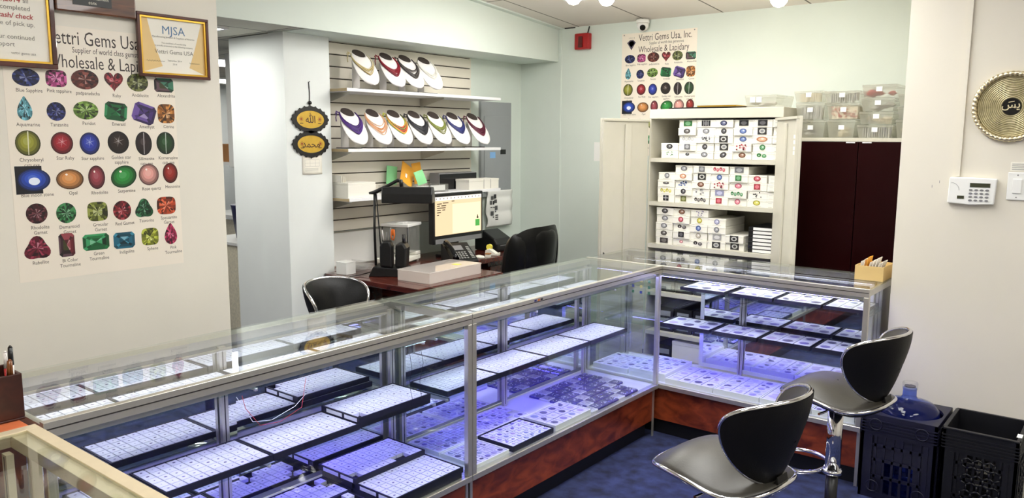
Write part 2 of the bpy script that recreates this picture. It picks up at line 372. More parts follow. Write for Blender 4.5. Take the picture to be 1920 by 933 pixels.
# ------------------------------------------------------------------ display cases
def display_case(label, loc, rotz, L, D=0.515, metal='aluminium', base='cherry', full_frame=False, doors='both', ups=None, led=True, uppershelf=True, shelves=True, up=(.825, .225)):
    t = thing('display_case', label, 'display case', loc, rotz, 'aluminium framed glass display cases')
    H = 0.965; yb = 0.45
    # top frame: front rail with a dark groove, back rail, end rails
    m = MB()
    m.box((0, 0, .926), (L, .022, .965)); m.box((0, D-.06, .93), (L, D, .9585))
    m.box((0, .022, .93), (.016, D-.06, .9585)); m.box((L-.016, .022, .93), (L, D-.06, .9585))
    if full_frame: m.box((0, .022, .9585), (.03, D, .967)); m.box((L-.03, .022, .9585), (L, D, .967)); m.box((.03, D-.03, .9585), (L-.03, D, .967))
    m.box((.003, -.0008, .945), (L-.003, .0005, .9485), 1)
    m.build('top_frame', [metal, 'groove'], t, bevel=.0015, seg=1)
    m = MB(); m.box((0, .024, .9586), (L, D-.001, .9646)) if not full_frame else m.box((.031, .024, .9586), (L-.031, D-.031, .9646))
    m.build('glass_top', 'case_glass', t)
    for x in (0, L-.024):
        m = MB(); m.box((x, 0, .3012), (x+.024, .024, .926)); m.build('post', metal, t, bevel=.002, seg=1)
        m = MB(); m.box((x, D-.024, .3012), (x+.024, D, .93)); m.build('post', metal, t, bevel=.002, seg=1)
    m = MB(); m.box((.0245, .009, .3012), (L-.0245, .014, .926)); m.build('glass_front', 'case_glass', t)
    for x in (.009, L-.014):
        m = MB(); m.box((x, .0245, .3012), (x+.005, D-.0245, .93)); m.build('glass_end', 'case_glass', t)
    m = MB(); m.box((0, 0, .276), (L, .03, .301)); m.box((0, D-.03, .276), (L, D, .301)); m.box((0, .03, .276), (.02, D-.03, .301)); m.box((L-.02, .03, .276), (L, D-.03, .301))
    m.build('bottom_rail', metal, t, bevel=.0015, seg=1)
    m = MB(); m.box((.02, .03, .285), (L-.02, D-.03, .301)); m.build('deck', 'white_metal' if led else 'white_card', t)
    m = MB(); m.box((.02, .025, .09), (L-.02, .045, .2755)); m.box((.02, D-.045, .09), (L-.02, D-.02, .2755)); m.box((0.02, .045, .09), (.04, D-.045, .2755)); m.box((L-.04, .045, .09), (L-.02, D-.045, .2755))
    m.build('base_panel', base, t)
    for x in (.004, L-.019):
        m = MB(); m.box((x, .02, .0), (x+.015, .026, .2755)); m.build('edge_strip', metal, t)
    m = MB(); m.box((.03, .06, 0), (L-.03, D-.06, .09)); m.build('toe_kick', 'toe_black', t)
    # mirrored sliding doors in the back
    segs = {'both': [(.03, L/2+.02, yb), (L/2-.02, L-.03, yb+.012)], 'one': [(.52, 1.47, yb)], 'none': []}[doors]
    for a, b, y in segs:
        m = MB(); m.box((a+.006, y, .331), (b-.006, y+.004, .915)); d = m.build('mirror_door', 'mirror', t)
        f = MB(); f.frame(a, b, .312, .925, .022, y-.003, y+.010); f.build('door_frame', 'white_metal', d) if doors == 'one' else f.bm.free()
    if doors == 'both':
        m = MB(); m.box((.026, yb+.02, .307), (L-.026, yb+.026, .93)); m.build('back_panel', 'panel_grey', t)
    # slotted uprights and glass shelves
    for x in (ups or (.03, L/2, L-.03)):
        m = MB(); m.box((x-.013, yb-.022, .3012), (x+.013, yb-.006, .93)); m.box((x-.002, yb-.0225, .31), (x+.002, yb-.0215, .925), 1)
        m.build('upright', [metal, 'groove'], t)
    if shelves:
        for z, yf in ((.575, .165), up) if uppershelf else ((.575, .165),):
            m = MB(); m.box((.03, yf, z), (L-.03, yb-.024, z+.007)); s = m.build('shelf', 'shelf_glass', t)
            for x in (ups or (.03, L/2, L-.03)):
                x = min(max(x, .036), L-.036)
                k = MB(); k.prism([(yf+.01, z-.001), (yb-.023, z-.001), (yb-.023, z-.03), (yf+.01, z-.010)], x-.002, x+.002, axis='x'); k.cyl((x, yf+.012, z-.012), (x, yf+.012, z-.002), .007, n=8)
                k.build('shelf_bracket', metal, s)
    if led:
        m = MB(); m.box((.03, .0225, .905), (L-.03, .05, .9255)); h = m.build('light_channel', metal, t)
        k = MB(); k.box((.05, .028, .9035), (L-.05, .044, .9048)); k.build('light_strip', 'led_strip', h)
        m = MB(); m.box((.08, yb-.05, .555), (L-.08, yb-.034, .5745)); h = m.build('light_channel', metal, t)  # channel and strip under this shelf are added to tint the deck violet
        k = MB(); k.box((.09, yb-.047, .5535), (L-.09, yb-.038, .5548)); k.build('light_strip', 'violet_fill', h)
        m = MB(); m.box((.08, yb-.05, .9225), (L-.08, yb-.035, .929)); h = m.build('light_channel', metal, t)
        k = MB(); k.box((.09, yb-.047, .9215), (L-.09, yb-.038, .9224)); k.build('light_strip', 'led_white', h)
    return t
CASES = [((-2.02, .729, 0), PI/2, 1.5555), ((-2.02, 2.2875, 0), PI/2, 1.5545), ((-2.515, 3.845, 0), 0, 1.56)]
case_a = display_case('long aluminium display case of black gem trays by the wooden pen holder', *CASES[0], ups=(.03, .735, 1.525))
case_b = display_case('aluminium display case between the pen holder case and the inner corner', *CASES[1], ups=(.03, .735, 1.46))
case_c = display_case('aluminium display case with open back in front of the steel cabinet', *CASES[2], doors='one', ups=(.03, .78, 1.50), up=(.802, .165))
case_d = display_case('cream framed glass display case beside the terracotta ledge', (-2.03, .2, 0), 0, 1.6, metal='cream_metal', full_frame=True, doors='none', ups=(.05, .8, 1.55), led=False, uppershelf=False)

# counter with terracotta top beside the cream case, with the pen holder on it
t = thing('side_counter', 'terracotta topped side counter under the wooden pen holder', 'counter', (-2.3, .45, 0))
m = MB(); m.box((-.24, -.25, 0), (.255, .245, .93)); m.build('body', 'cherry', t)
m = MB(); m.box((-.25, -.26, .93), (.262, .255, .965)); m.build('top', 'terracotta', t, bevel=.004)
t = thing('pen_holder', 'dark brown leather pen holder on the terracotta ledge', 'pen holder', (-2.135, .6725, .9655), -.03)
m = MB()
for lo, hi in (((-.075, -.045, 0), (.045, .045, .006)), ((-.075, -.045, .006), (-.069, .045, .115)), ((.039, -.045, .006), (.045, .045, .115)), ((-.069, -.045, .006), (.039, -.039, .115)), ((-.069, .039, .006), (.039, .045, .115)), ((-.02, -.039, .006), (-.015, .039, .1))): m.box(lo, hi)
m.build('box', 'dark_leather_box', t, bevel=.002)
def pen(label, x, y, z0, dx, dy, h, r, mats, cap):
    a = Vector((x, y, z0)); d = Vector((dx, dy, h)); L = d.length; u = d/L
    p = thing('pen', label, 'pen', a, 0, 'pens in the brown holder')
    k = MB(); k.cyl(Vector(), d*.72, r, n=12); k.build('barrel', mats[0], p)
    k = MB(); k.cyl(d*.72+u*.0005, d*.97, r*1.05, r*.8, n=12); k.cyl(d*.97, d, r*.8, r*.25, n=12)
    if cap: k.tube([d*.74+Vector((r*1.3, 0, 0)), d*.9+Vector((r*1.6, 0, 0)), d*.95+Vector((r*.9, 0, 0))], r*.22, 6)
    k.build('cap', mats[1], p)
pen('white marker with black pointed tip standing in brown pen holder', -2.118, .700, .9725, .004, .004, .175, .0065, ('pen_white', 'black_plastic'), False)
pen('brown capped pen beside the white marker in pen holder', -2.104, .690, .9725, .004, .006, .145, .007, ('pen_brown', 'pen_brown'), True)
pen('red and white pen leaning in the brown pen holder', -2.142, .700, .9725, -.008, .004, .155, .005, ('pen_red', 'pen_white'), True)
pen('black pen leaning at the near edge of brown pen holder', -2.140, .650, .9725, .006, .004, .135, .005, ('black_plastic', 'black_plastic'), True)

# ------------------------------------------------------------------ gem trays
def cable(case, pts, label=None, mt='black_plastic', r=.0009):
    m = MB(); m.tube(pts, r, 6); o = m.build('light_cable', mt, case)
    return o
# loose light cables and small clips under the shelves
cable(case_a, [(.66, .20, .823), (.665, .19, .78), (.70, .165, .72), (.77, .155, .715), (.86, .16, .74), (.91, .20, .823)], mt='pen_red')
cable(case_a, [(.64, .20, .823), (.68, .175, .735), (.74, .16, .728), (.84, .17, .746), (.90, .19, .770)], mt='device_white')
cable(case_a, [(1.36, .150, .82), (1.37, .150, .76), (1.355, .150, .70), (1.37, .150, .64), (1.36, .150, .585)])
cable(case_a, [(1.42, .148, .82), (1.43, .148, .77), (1.41, .148, .70), (1.42, .148, .62)])
cable(case_c, [(.66, .30, .800), (.70, .29, .77), (.78, .28, .745), (.86, .30, .76), (.92, .32, .800)])
cable(case_c, [(.70, .31, .800), (.76, .30, .76), (.84, .29, .74), (.95, .32, .80)], mt='device_white')
cable(case_c, [(.64, .40, .547), (.68, .36, .50), (.75, .35, .48), (.82, .38, .545)], mt='device_white')
# small coloured decals on the front rail and on the end glass of the second case
m = MB(); rng = random.Random(2)
for x, c in ((.40, (40, 44, 110)), (.425, (200, 110, 50)), (.445, (40, 40, 44))): m.box((x, -.0012, .950), (x+.016, -.0009, .9585), col=c)
m.build('rail_decal', 'print', case_b)
m = MB()
for i in range(3):
    for j in range(4): m.box((1.5390, .06+.05*i, .80+.032*j), (1.5396, .075+.05*i, .815+.032*j), col=rng.choice(((70, 120, 80), (60, 70, 130), (190, 180, 110), (200, 120, 90))))
m.build('print_decal', 'print', case_b)
m = MB(); m.box((1.5463, .06, .60), (1.5468, .075, .80)); m.build('label_strip', 'white_card', case_c)
def case_pt(ci, u, y, z):           # a point in a case's own frame -> world
    loc, rz, L = CASES[ci]; return Matrix.Rotation(rz, 4, 'Z') @ Vector((u, y, z)) + Vector(loc)
PX, PY, TH = .0358, .0416, .022
TRAYS = {}
def tray_mesh(nx, ny):
    if (nx, ny) in TRAYS: return TRAYS[nx, ny]
    TL, TD = nx*PX+.014, ny*PY+.014
    m = MB(); m.box((0, 0, 0), (TL, TD, .006))
    for lo, hi in (((0, 0, .006), (TL, .006, TH)), ((0, TD-.006, .006), (TL, TD, TH)), ((0, .006, .006), (.006, TD-.006, TH)), ((TL-.006, .006, .006), (TL, TD-.006, TH))): m.box(lo, hi)
    o = m.build('gem_tray', 'velvet_black'); TRAYS[nx, ny] = o.data; bpy.data.objects.remove(o); return TRAYS[nx, ny]
def box_mesh(m, x, y, z, k):
    w, d, h = PX-.0042, PY-.0042, .0146
    m.box((x, y, z), (x+w, y+d, z+h), 0)
    gx, gy = x+w*.5, y+d*.5; r = (.0026, .0036, .0046, .003)[k % 4]
    n = 6; zz = z+h+.0004
    vs = [m.v((gx+r*math.cos(2*PI*i/n+k)*(1.25 if k % 3 else .9), gy+r*math.sin(2*PI*i/n+k), zz)) for i in range(n)]
    m.face(vs, 1 if k % 5 else 2)
box_protos = []
for k in range(4):
    m = MB(); box_mesh(m, -(PX-.0042)/2, -(PY-.0042)/2, 0, k); o = m.build('gem_box', ['gem_white', 'gem_dark', 'gem_grey']); box_protos.append(o.data); bpy.data.objects.remove(o)
stuff_boxes = MB()
def gem_tray(ci, u, y, z, label, boxes=None, cards=False, empty=(), nx=10, ny=5):
    """black tray whose front edge lies at depth y, starting at u along the case"""
    loc, rz, L = CASES[ci]
    t = bpy.data.objects.new('gem_tray', tray_mesh(nx, ny)); C.objects.link(t)
    place(t, case_pt(ci, u, y, z), rz); tag(t, label, 'tray', 'black gem trays in the display cases')
    if cards:
        for (a, b) in ((.014, .085), (.10, .19)):
            k = MB(); k.box((-.0014, a, .004), (-.0003, b, .018)); k.build('label_card', 'white_card', t)
    R = Matrix.Rotation(rz, 4, 'Z'); base = case_pt(ci, u, y, z)
    for i in range(nx):
        for j in range(ny):
            if (i, j) in empty: continue
            x = .007+PX*(i+.5); yy = .007+PY*(j+.5); k = (i*7+j*3+int(u*100)) % 4
            if boxes:
                o = bpy.data.objects.new('gem_box', box_protos[k]); C.objects.link(o)
                place(o, base + R @ Vector((x, yy, .0066)), rz); tag(o, boxes, 'gem box', 'gem boxes in the black trays')
            else:
                stuff_boxes.xf = Matrix.Translation(base) @ R
                box_mesh(stuff_boxes, x-(PX-.0042)/2, yy-(PY-.0042)/2, .0066, k)
SH = .5822; UP = .8322; DK = .3012; ST = TH+.0004
# first case, lower shelf
gem_tray(0, .176, .168, SH, 'short black gem tray on lower glass shelf under the cream case edge', nx=5)
gem_tray(0, .373, .168, SH, 'black gem tray on lower shelf of first case nearest the cream case', 'small white gem box in the shelf tray nearest the cream case')
gem_tray(0, .747, .168, SH, 'black gem tray on lower shelf of first case, next to stacked pair', 'small white gem box in the shelf tray next to the stacked pair')
gem_tray(0, 1.124, .176, SH, 'black gem tray lying under another one at the lower shelf end')
gem_tray(0, 1.116, .166, SH+ST, 'black gem tray with white end cards stacked atop the lower shelf', 'small white gem box in the card ended tray atop the shelf', cards=True, empty=((0, 0),))
# first case, deck
gem_tray(0, .36, .02, DK, 'black gem tray at the front of deck nearest the cream case')
gem_tray(0, .745, .02, DK, 'black gem tray at the front of deck, beside the corner pair', 'small white gem box in the front deck tray beside the corner', empty=((8, 4), (9, 3), (5, 4), (6, 2)))
gem_tray(0, 1.140, .02, DK, 'black gem tray underneath the card ended deck tray at the corner post')
gem_tray(0, 1.145, .016, DK+ST, 'black gem tray with white end cards by the corner post on deck', 'small white gem box in the deck tray by the corner post', cards=True)
gem_tray(0, .385, .2435, DK, 'black gem tray against the mirror on deck nearest the cream case', ny=4)
gem_tray(0, .76, .2435, DK, 'black gem tray against the mirror on deck, with a few empty slots', empty=((8, 3), (9, 2), (4, 1), (5, 0)), ny=4)
gem_tray(0, 1.136, .2450, DK, 'black gem tray lowest of three against the mirror by the corner', ny=4)
gem_tray(0, 1.140, .2455, DK+ST, 'black gem tray middle of three against the mirror by the corner', ny=4)
gem_tray(0, 1.137, .2230, DK+2*ST, 'black gem tray with two empty slots topmost of three by the mirror', 'small white gem box in the topmost tray against the mirror', cards=True, empty=((6, 0), (7, 0), (0, 0)))
# first case, upper shelf (seen through the top)
for i, (u, nx) in enumerate(((.038, 8), (.335, 10), (.712, 10), (1.088, 9))):
    gem_tray(0, u, .236, UP, 'black gem tray on upper shelf of first case, %s from cream case' % ('first', 'second', 'third', 'fourth')[i], nx=nx, ny=4)
# second case
for i, (u, nx) in enumerate(((.036, 9), (.373, 10), (.748, 10), (1.122, 10))):
    gem_tray(1, u, .172, SH, 'black gem tray on lower shelf of second case, %s from cream case side' % ('first', 'second', 'third', 'fourth')[i], nx=nx)
for i, (u, nx) in enumerate(((.05, 10), (.425, 10), (.80, 10), (1.175, 8))):
    gem_tray(1, u, .236, UP, 'black gem tray on upper shelf of second case, %s from cream case side' % ('first', 'second', 'third', 'fourth')[i], nx=nx, ny=4)
o = stuff_boxes
o.xf = None
tag(o.build('gem_boxes', ['gem_white', 'gem_dark', 'gem_grey'], recalc=False), 'many more small white gem boxes filling the other black trays', 'gem boxes', kind='stuff')

# shallow white and black trays of larger gem parcels
PARCEL = {}
GEMCOL = [(150, 140, 190), (120, 110, 170), (180, 170, 200), (110, 105, 130), (176, 160, 190), (140, 146, 176), (196, 190, 214), (90, 84, 120)]
def parcel_tray(ci, u, y, z, w, d, nx, ny, label, dark=False, h=.018, rot=0.0, fill=1.0, seed=0, cat='tray', base='white_card', edge=None):
    R = Matrix.Rotation(CASES[ci][1]+rot, 4, 'Z'); rng = random.Random(seed+int(u*1000)+ci*77)
    m = MB(); e = edge or ('velvet_black' if dark else base)
    m.box((0, 0, 0), (w, d, .004), 0)
    for lo, hi in (((0, 0, .004), (w, .005, h)), ((0, d-.005, .004), (w, d, h)), ((0, .005, .004), (.005, d-.005, h)), ((w-.005, .005, .004), (w, d-.005, h))): m.box(lo, hi, 0)
    t = m.build('parcel_tray', [e], bevel=.001, seg=1)
    place(t, case_pt(ci, u, y, z), CASES[ci][1]+rot); tag(t, label, cat, 'shallow parcel trays in the display cases')
    cw, cd = (w-.012)/nx, (d-.012)/ny
    pads = MB(); gems = MB()
    for i in range(nx):
        for j in range(ny):
            if rng.random() > fill: continue
            x0, y0 = .006+cw*i, .006+cd*j
            pads.box((x0+.003, y0+.003, .0042), (x0+cw-.003, y0+cd-.003, h-.003))
            gems.cur = rng.choice(GEMCOL); k = rng.choice((1, 1, 2, 3))
            for q in range(k):
                gx = x0+cw*(.5 if k == 1 else .3+.4*rng.random()); gy = y0+cd*(.5 if k == 1 else .3+.4*rng.random()); r = min(cw, cd)*((.30 if k == 1 else .17)+.06*rng.random())
                gems.lathe([(r*.5, h-.0028), (r, h-.0015), (r*.4, h+.001)], 7, (gx, gy, 0), 0, smooth=False)
    pads.build('pad', 'pad_lilac' if not dark else 'gem_white', t)
    if len(gems.bm.faces): gems.build('gem_parcel', 'print', t)
    else: gems.bm.free()
    return t
# second case, deck
parcel_tray(1, .05, .03, DK, .22, .20, 5, 4, 'white parcel tray at the front of second case deck, by the middle post', seed=1)
parcel_tray(1, .05, .238, DK, .30, .19, 6, 4, 'lilac parcel tray against the mirror behind the white one, second case', seed=2)
parcel_tray(1, .285, .02, DK, .30, .205, 6, 5, 'dark edged parcel tray at the front of second case deck', dark=True, h=.026, seed=3)
parcel_tray(1, .37, .24, DK, .31, .185, 6, 4, 'lilac parcel tray with gaps against the mirror, second case deck', seed=4, fill=.85)
parcel_tray(1, .60, .02, DK, .30, .19, 4, 3, 'ivory tray of twelve gem parcels at the front of second case', seed=5, h=.03)
# grid of small square plastic gem cases at the far end of that deck
k = 0
for i in range(8):
    for j in range(6):
        if (i, j) in ((7, 0), (7, 1)): continue
        u = .915+.066*i; y = .025+.066*j
        if u+.062 > 1.50: continue
        dark = (i*5+j*3) % 4 != 0
        t = MB(); t.box((-.030, -.030, 0), (.030, .030, .010)); t = t.build('gem_case', 'lilac_dark' if dark else 'gem_white', bevel=.0015, seg=1)
        place(t, case_pt(1, u+.031, y+.031, DK), CASES[1][1])
        tag(t, 'small square dark gem case in the grid on second case deck' if dark else 'small square white gem case in the grid on second case deck', 'gem case', 'dark square gem cases on deck' if dark else 'white square gem cases on deck')
        m = MB(); m.box((-.028, -.028, .0102), (.028, .028, .014)); m.build('lid', 'clear_plastic', t)
        g = MB(); rng = random.Random(i*9+j)
        for q in range(6): g.lathe([(.002, .0101), (.004, .0112), (.001, .013)], 6, (rng.uniform(-.02, .02), rng.uniform(-.02, .02), 0), smooth=False)
        g.build('gem_parcel', 'gem_white' if dark else 'gem_grey', t)
# third case: shelves and deck
for i, (u, w, lab) in enumerate(((.515, .26, 'pale yellow topped'), (.80, .24, 'white'), (1.05, .24, 'bright white'), (1.30, .20, 'white half empty'))):
    t = parcel_tray(2, u, .180, .8094, w, .24, 3, 2, lab + ' parcel tray on upper shelf of the open backed case', dark=True, seed=20+i)
for i, (u, w, lab) in enumerate(((.40, .30, 'pinkish'), (.715, .255, 'silvery'), (.98, .27, 'three part white'), (1.262, .25, 'two part white'))):
    parcel_tray(2, u, .175, SH, w, .225, 3, 2, lab + ' parcel tray on lower shelf of the open backed case', dark=True, seed=30+i, h=.024)
parcel_tray(2, .03, .05, DK, .235, .28, 4, 4, 'white parcel tray in the hidden corner of the open backed case', seed=40, h=.03)
parcel_tray(2, .275, .05, DK, .23, .34, 4, 4, 'thick white parcel tray near inner corner of open backed case', seed=41, h=.045)
parcel_tray(2, .515, .036, DK, .28, .31, 4, 3, 'white tray of dark gem parcels on deck of open backed case', seed=42, h=.03)
parcel_tray(2, .80, .036, DK, .25, .31, 3, 5, 'white tray of silvery gem strips on deck of open backed case', seed=43, h=.03)
parcel_tray(2, 1.055, .036, DK, .26, .31, 2, 2, 'plain lilac tray on deck of open backed case', seed=44, h=.03, fill=.8)
parcel_tray(2, 1.32, .036, DK, .20, .31, 3, 5, 'white tray of pale strips at the stool end of deck', seed=45, h=.03)
t = thing('bead_packet', 'orange bead packet lying on the pale strip tray', 'packet', case_pt(2, 1.38, .26, DK+.0335), .3)
m = MB(); m.box((-.05, -.03, 0), (.05, .03, .004)); m.build('card', 'white_card', t)
m = MB(); rng = random.Random(3)
for q in range(16): m.lathe([(.002, .0045), (.006, .009), (.002, .0135)], 8, (rng.uniform(-.04, .04), rng.uniform(-.02, .02), 0))
m.build('beads', 'orange_plastic', t)
# cream case contents
t = thing('white_divider', 'white acrylic strip standing inside the cream framed case', 'divider', (-1.62, .52, .5824))
m = MB(); m.box((-.2, -.004, 0), (.2, .004, .05)); m.build('strip', 'white_card', t)

# ------------------------------------------------------------------ printed posters
GEMS = [
    ('Blue Sapphire', 0.072, 0.733, 0.09, 0.063, 'o', (24, 36, 110)), ('Pink sapphire', 0.173, 0.735, 0.073, 0.061, 'c', (196, 70, 140)), ('padparadscha', 0.274, 0.737, 0.1, 0.073, 'o', (120, 48, 36)),
    ('Ruby', 0.381, 0.733, 0.073, 0.073, 'h', (170, 40, 50)), ('Andalusite', 0.474, 0.737, 0.085, 0.07, 'o', (98, 104, 40)), ('Alexandrite', 0.581, 0.732, 0.081, 0.055, 'r2', (24, 96, 66)),
    ('Aquamarine', 0.06, 0.624, 0.059, 0.086, 'p', (110, 190, 206)), ('Tanzanite', 0.165, 0.616, 0.066, 0.068, 'o', (36, 44, 120)), ('Peridot', 0.27, 0.623, 0.091, 0.068, 'o', (120, 160, 60)),
    ('Emerald', 0.382, 0.622, 0.086, 0.069, 'r', (20, 120, 62)), ('Amethyst', 0.493, 0.617, 0.091, 0.076, 'rt', (84, 54, 140)), ('Citrine', 0.584, 0.619, 0.072, 0.077, 'c', (200, 120, 36)),
    ('Chrysoberyl|cats eye', 0.062, 0.501, 0.084, 0.091, 'bl', (150, 150, 50)), ('Star Ruby', 0.177, 0.501, 0.078, 0.082, 'bs', (160, 30, 44)), ('Star sapphire', 0.276, 0.499, 0.074, 0.084, 'bs', (44, 62, 170)),
    ('Golden star|sapphire', 0.384, 0.503, 0.083, 0.087, 'bs', (40, 26, 20)), ('Sillimanite|cats eye', 0.484, 0.499, 0.067, 0.093, 'bl', (40, 26, 26)), ('Kornerupine|cats eye', 0.575, 0.5, 0.077, 0.091, 'bl', (26, 66, 26)),
    ('Blue moon stone', 0.073, 0.369, 0.11, 0.081, 'm', (44, 80, 190)), ('Opal', 0.196, 0.367, 0.098, 0.075, 'b', (214, 144, 80)), ('Rhodolite', 0.293, 0.371, 0.063, 0.09, 'b', (150, 60, 72)),
    ('Serpentine', 0.397, 0.37, 0.104, 0.084, 'bt', (40, 140, 58)), ('Rose quartz', 0.498, 0.375, 0.083, 0.086, 'b', (226, 160, 150)), ('Hessonite', 0.588, 0.378, 0.064, 0.083, 'b', (150, 36, 26)),
    ('Rhodolite|Garnet', 0.073, 0.247, 0.073, 0.074, 'o', (84, 24, 34)), ('Demantoid|Garnet', 0.174, 0.242, 0.071, 0.076, 'o', (40, 120, 60)), ('Grosular|Garnet', 0.288, 0.24, 0.076, 0.074, 'c', (130, 140, 50)),
    ('Red Garnet', 0.382, 0.238, 0.071, 0.076, 'o', (160, 36, 46)), ('Tsavorite', 0.47, 0.241, 0.07, 0.073, 't', (26, 96, 52)), ('Spessartite|Garnet', 0.564, 0.246, 0.08, 0.072, 'c', (222, 80, 36)),
    ('Rubellite', 0.066, 0.122, 0.085, 0.082, 't', (140, 26, 56)), ('Bi Color|Tourmaline', 0.168, 0.122, 0.056, 0.088, 'r2', (130, 40, 50)), ('Green|Tourmaline', 0.275, 0.123, 0.099, 0.062, 'r', (30, 140, 76)),
    ('Indigolite', 0.383, 0.119, 0.084, 0.064, 'r', (30, 120, 150)), ('Sphene', 0.488, 0.124, 0.071, 0.07, 'c', (180, 190, 50)), ('Pink|Tourmaline', 0.576, 0.129, 0.064, 0.089, 'p', (196, 40, 90))]

def shade(c, k): return tuple(max(0, min(255, int(v*k if k <= 1 else v+(255-v)*(k-1)))) for v in c)
def outline(kind, w, h):
    P = []; n = 28
    if kind[0] in 'obm':
        for i in range(n): a = 2*PI*i/n; P.append((w/2*math.cos(a), h/2*math.sin(a)))
    elif kind == 'c':
        for i in range(n):
            a = 2*PI*i/n; c, s = math.cos(a), math.sin(a); P.append((w/2*math.copysign(abs(c)**.55, c), h/2*math.copysign(abs(s)**.55, s)))
    elif kind[0] == 'r':
        k = .16*min(w, h); P = [(w/2, -h/2+k), (w/2, h/2-k), (w/2-k, h/2), (-w/2+k, h/2), (-w/2, h/2-k), (-w/2, -h/2+k), (-w/2+k, -h/2), (w/2-k, -h/2)]
    elif kind == 'p':
        for i in range(n):
            a = 2*PI*i/n-PI/2; t = (math.sin(a)+1)/2; P.append((w/2*math.cos(a)*(1-.75*t**1.8), h/2*math.sin(a)))
    elif kind == 'h':
        for i in range(n):
            a = 2*PI*i/n; x = 16*math.sin(a)**3; y = 13*math.cos(a)-5*math.cos(2*a)-2*math.cos(3*a)-math.cos(4*a); P.append((x/32*w, (y+2.5)/29*h))
    elif kind == 't':
        for i in range(n):
            a = 2*PI*i/n+PI/2; r = 1-.16*math.cos(3*(a+PI/2)+0)*-1
            r = 1 + .17*math.cos(3*(a-PI/2)); P.append((w/2*r*math.cos(a)*.98, h/2*r*math.sin(a)-h*.05))
    return P
def gem_picture(m, x, z, w, h, kind, c, y=-.0012):
    rng = random.Random(int(x*9000)+int(z*700)); P = outline(kind, w, h)
    ang = {'rt': -.32, 'bt': .38}.get(kind, -.12 if kind == 'r' and w < .09 and z > .5 else 0)
    ca, sa = math.cos(ang), math.sin(ang); P = [(a*ca-b*sa, a*sa+b*ca) for a, b in P]; n = len(P)
    def ring(s, ox=0, oz=0): return [(x+a*s+ox, z+b*s+oz) for a, b in P]
    def q(pts, col, dy=0): m.poly([(a, y-dy, b) for a, b in pts], 0, col)
    if kind == 'm': q([(x-w*.56, z-h*.62), (x+w*.25, z-h*.62), (x+w*.25, z+h*.62), (x-w*.56, z+h*.62)], (20, 20, 26), -.0003)
    if kind[0] in 'bm':
        for i, (s, k) in enumerate(((1, .38), (.9, .62), (.74, .85), (.52, 1.0), (.3, 1.14))):
            q(ring(s, -w*.06*(1-s), h*.10*(1-s)), shade(c, k), i*.00015)
        if kind == 'm': q(ring(.34, 0, -h*.06), (230, 238, 255), .001)
        if kind == 'bl': q([(x-w*.02, z-h*.46), (x+w*.015, z-h*.46), (x+w*.045, z+h*.46), (x-w*.005, z+h*.46)], shade(c, 1.65), .001)
        elif kind == 'bs':
            for k in range(3):
                a = PI*k/3+.3; d = (math.cos(a)*w*.27, math.sin(a)*h*.27); e = (-math.sin(a)*w*.018, math.cos(a)*w*.018)
                q([(x-d[0], z-d[1]+h*.06), (x+e[0]*.7, z+e[1]*.7+h*.06), (x+d[0], z+d[1]+h*.06), (x-e[0]*.7, z-e[1]*.7+h*.06)], shade(c, 1.62), .001)
        elif kind in ('b', 'bt'): q([(x-w*.12+.05*w*math.cos(2*PI*i/8), z+h*.24+.05*h*math.sin(2*PI*i/8)) for i in range(8)], (250, 236, 226), .001)
        return
    R = [ring(1), ring(.76), ring(.46)]
    for k in range(2):
        for i in range(n):
            j = (i+1) % n; A, Bq = R[k], R[k+1]
            t = rng.choice((.3, .55, .8, 1.12, .65)); cc = shade(c, t)
            if kind == 'r2' and (A[i][0] < x): cc = shade((70, 40, 50), t)
            q([A[i], A[j], Bq[j], Bq[i]], cc)
    T = R[2]; cz = (sum(p[0] for p in T)/n, sum(p[1] for p in T)/n)
    for i in range(n):
        j = (i+1) % n; cc = shade(c, rng.choice((.35, .8, 1.15, 1.42, .6)))
        if kind == 'r2' and T[i][0] < x: cc = shade((60, 60, 30), 1.0)
        q([T[i], T[j], cz], cc)
INK = (58, 48, 44)
def fit_text(m, txt, x0, x1, z, size, col=INK, y=-.0011, bold=0.0, mi=0):
    k = MB(); k.text(txt, 0, 0, size, align='LEFT'); xs = [v.co.x for v in k.bm.verts]; w = max(xs)-min(xs); k.bm.free()
    m.text(txt, x0, z, size, y=y, mi=mi, col=col, align='LEFT', sx=(x1-x0)/w, bold=bold)
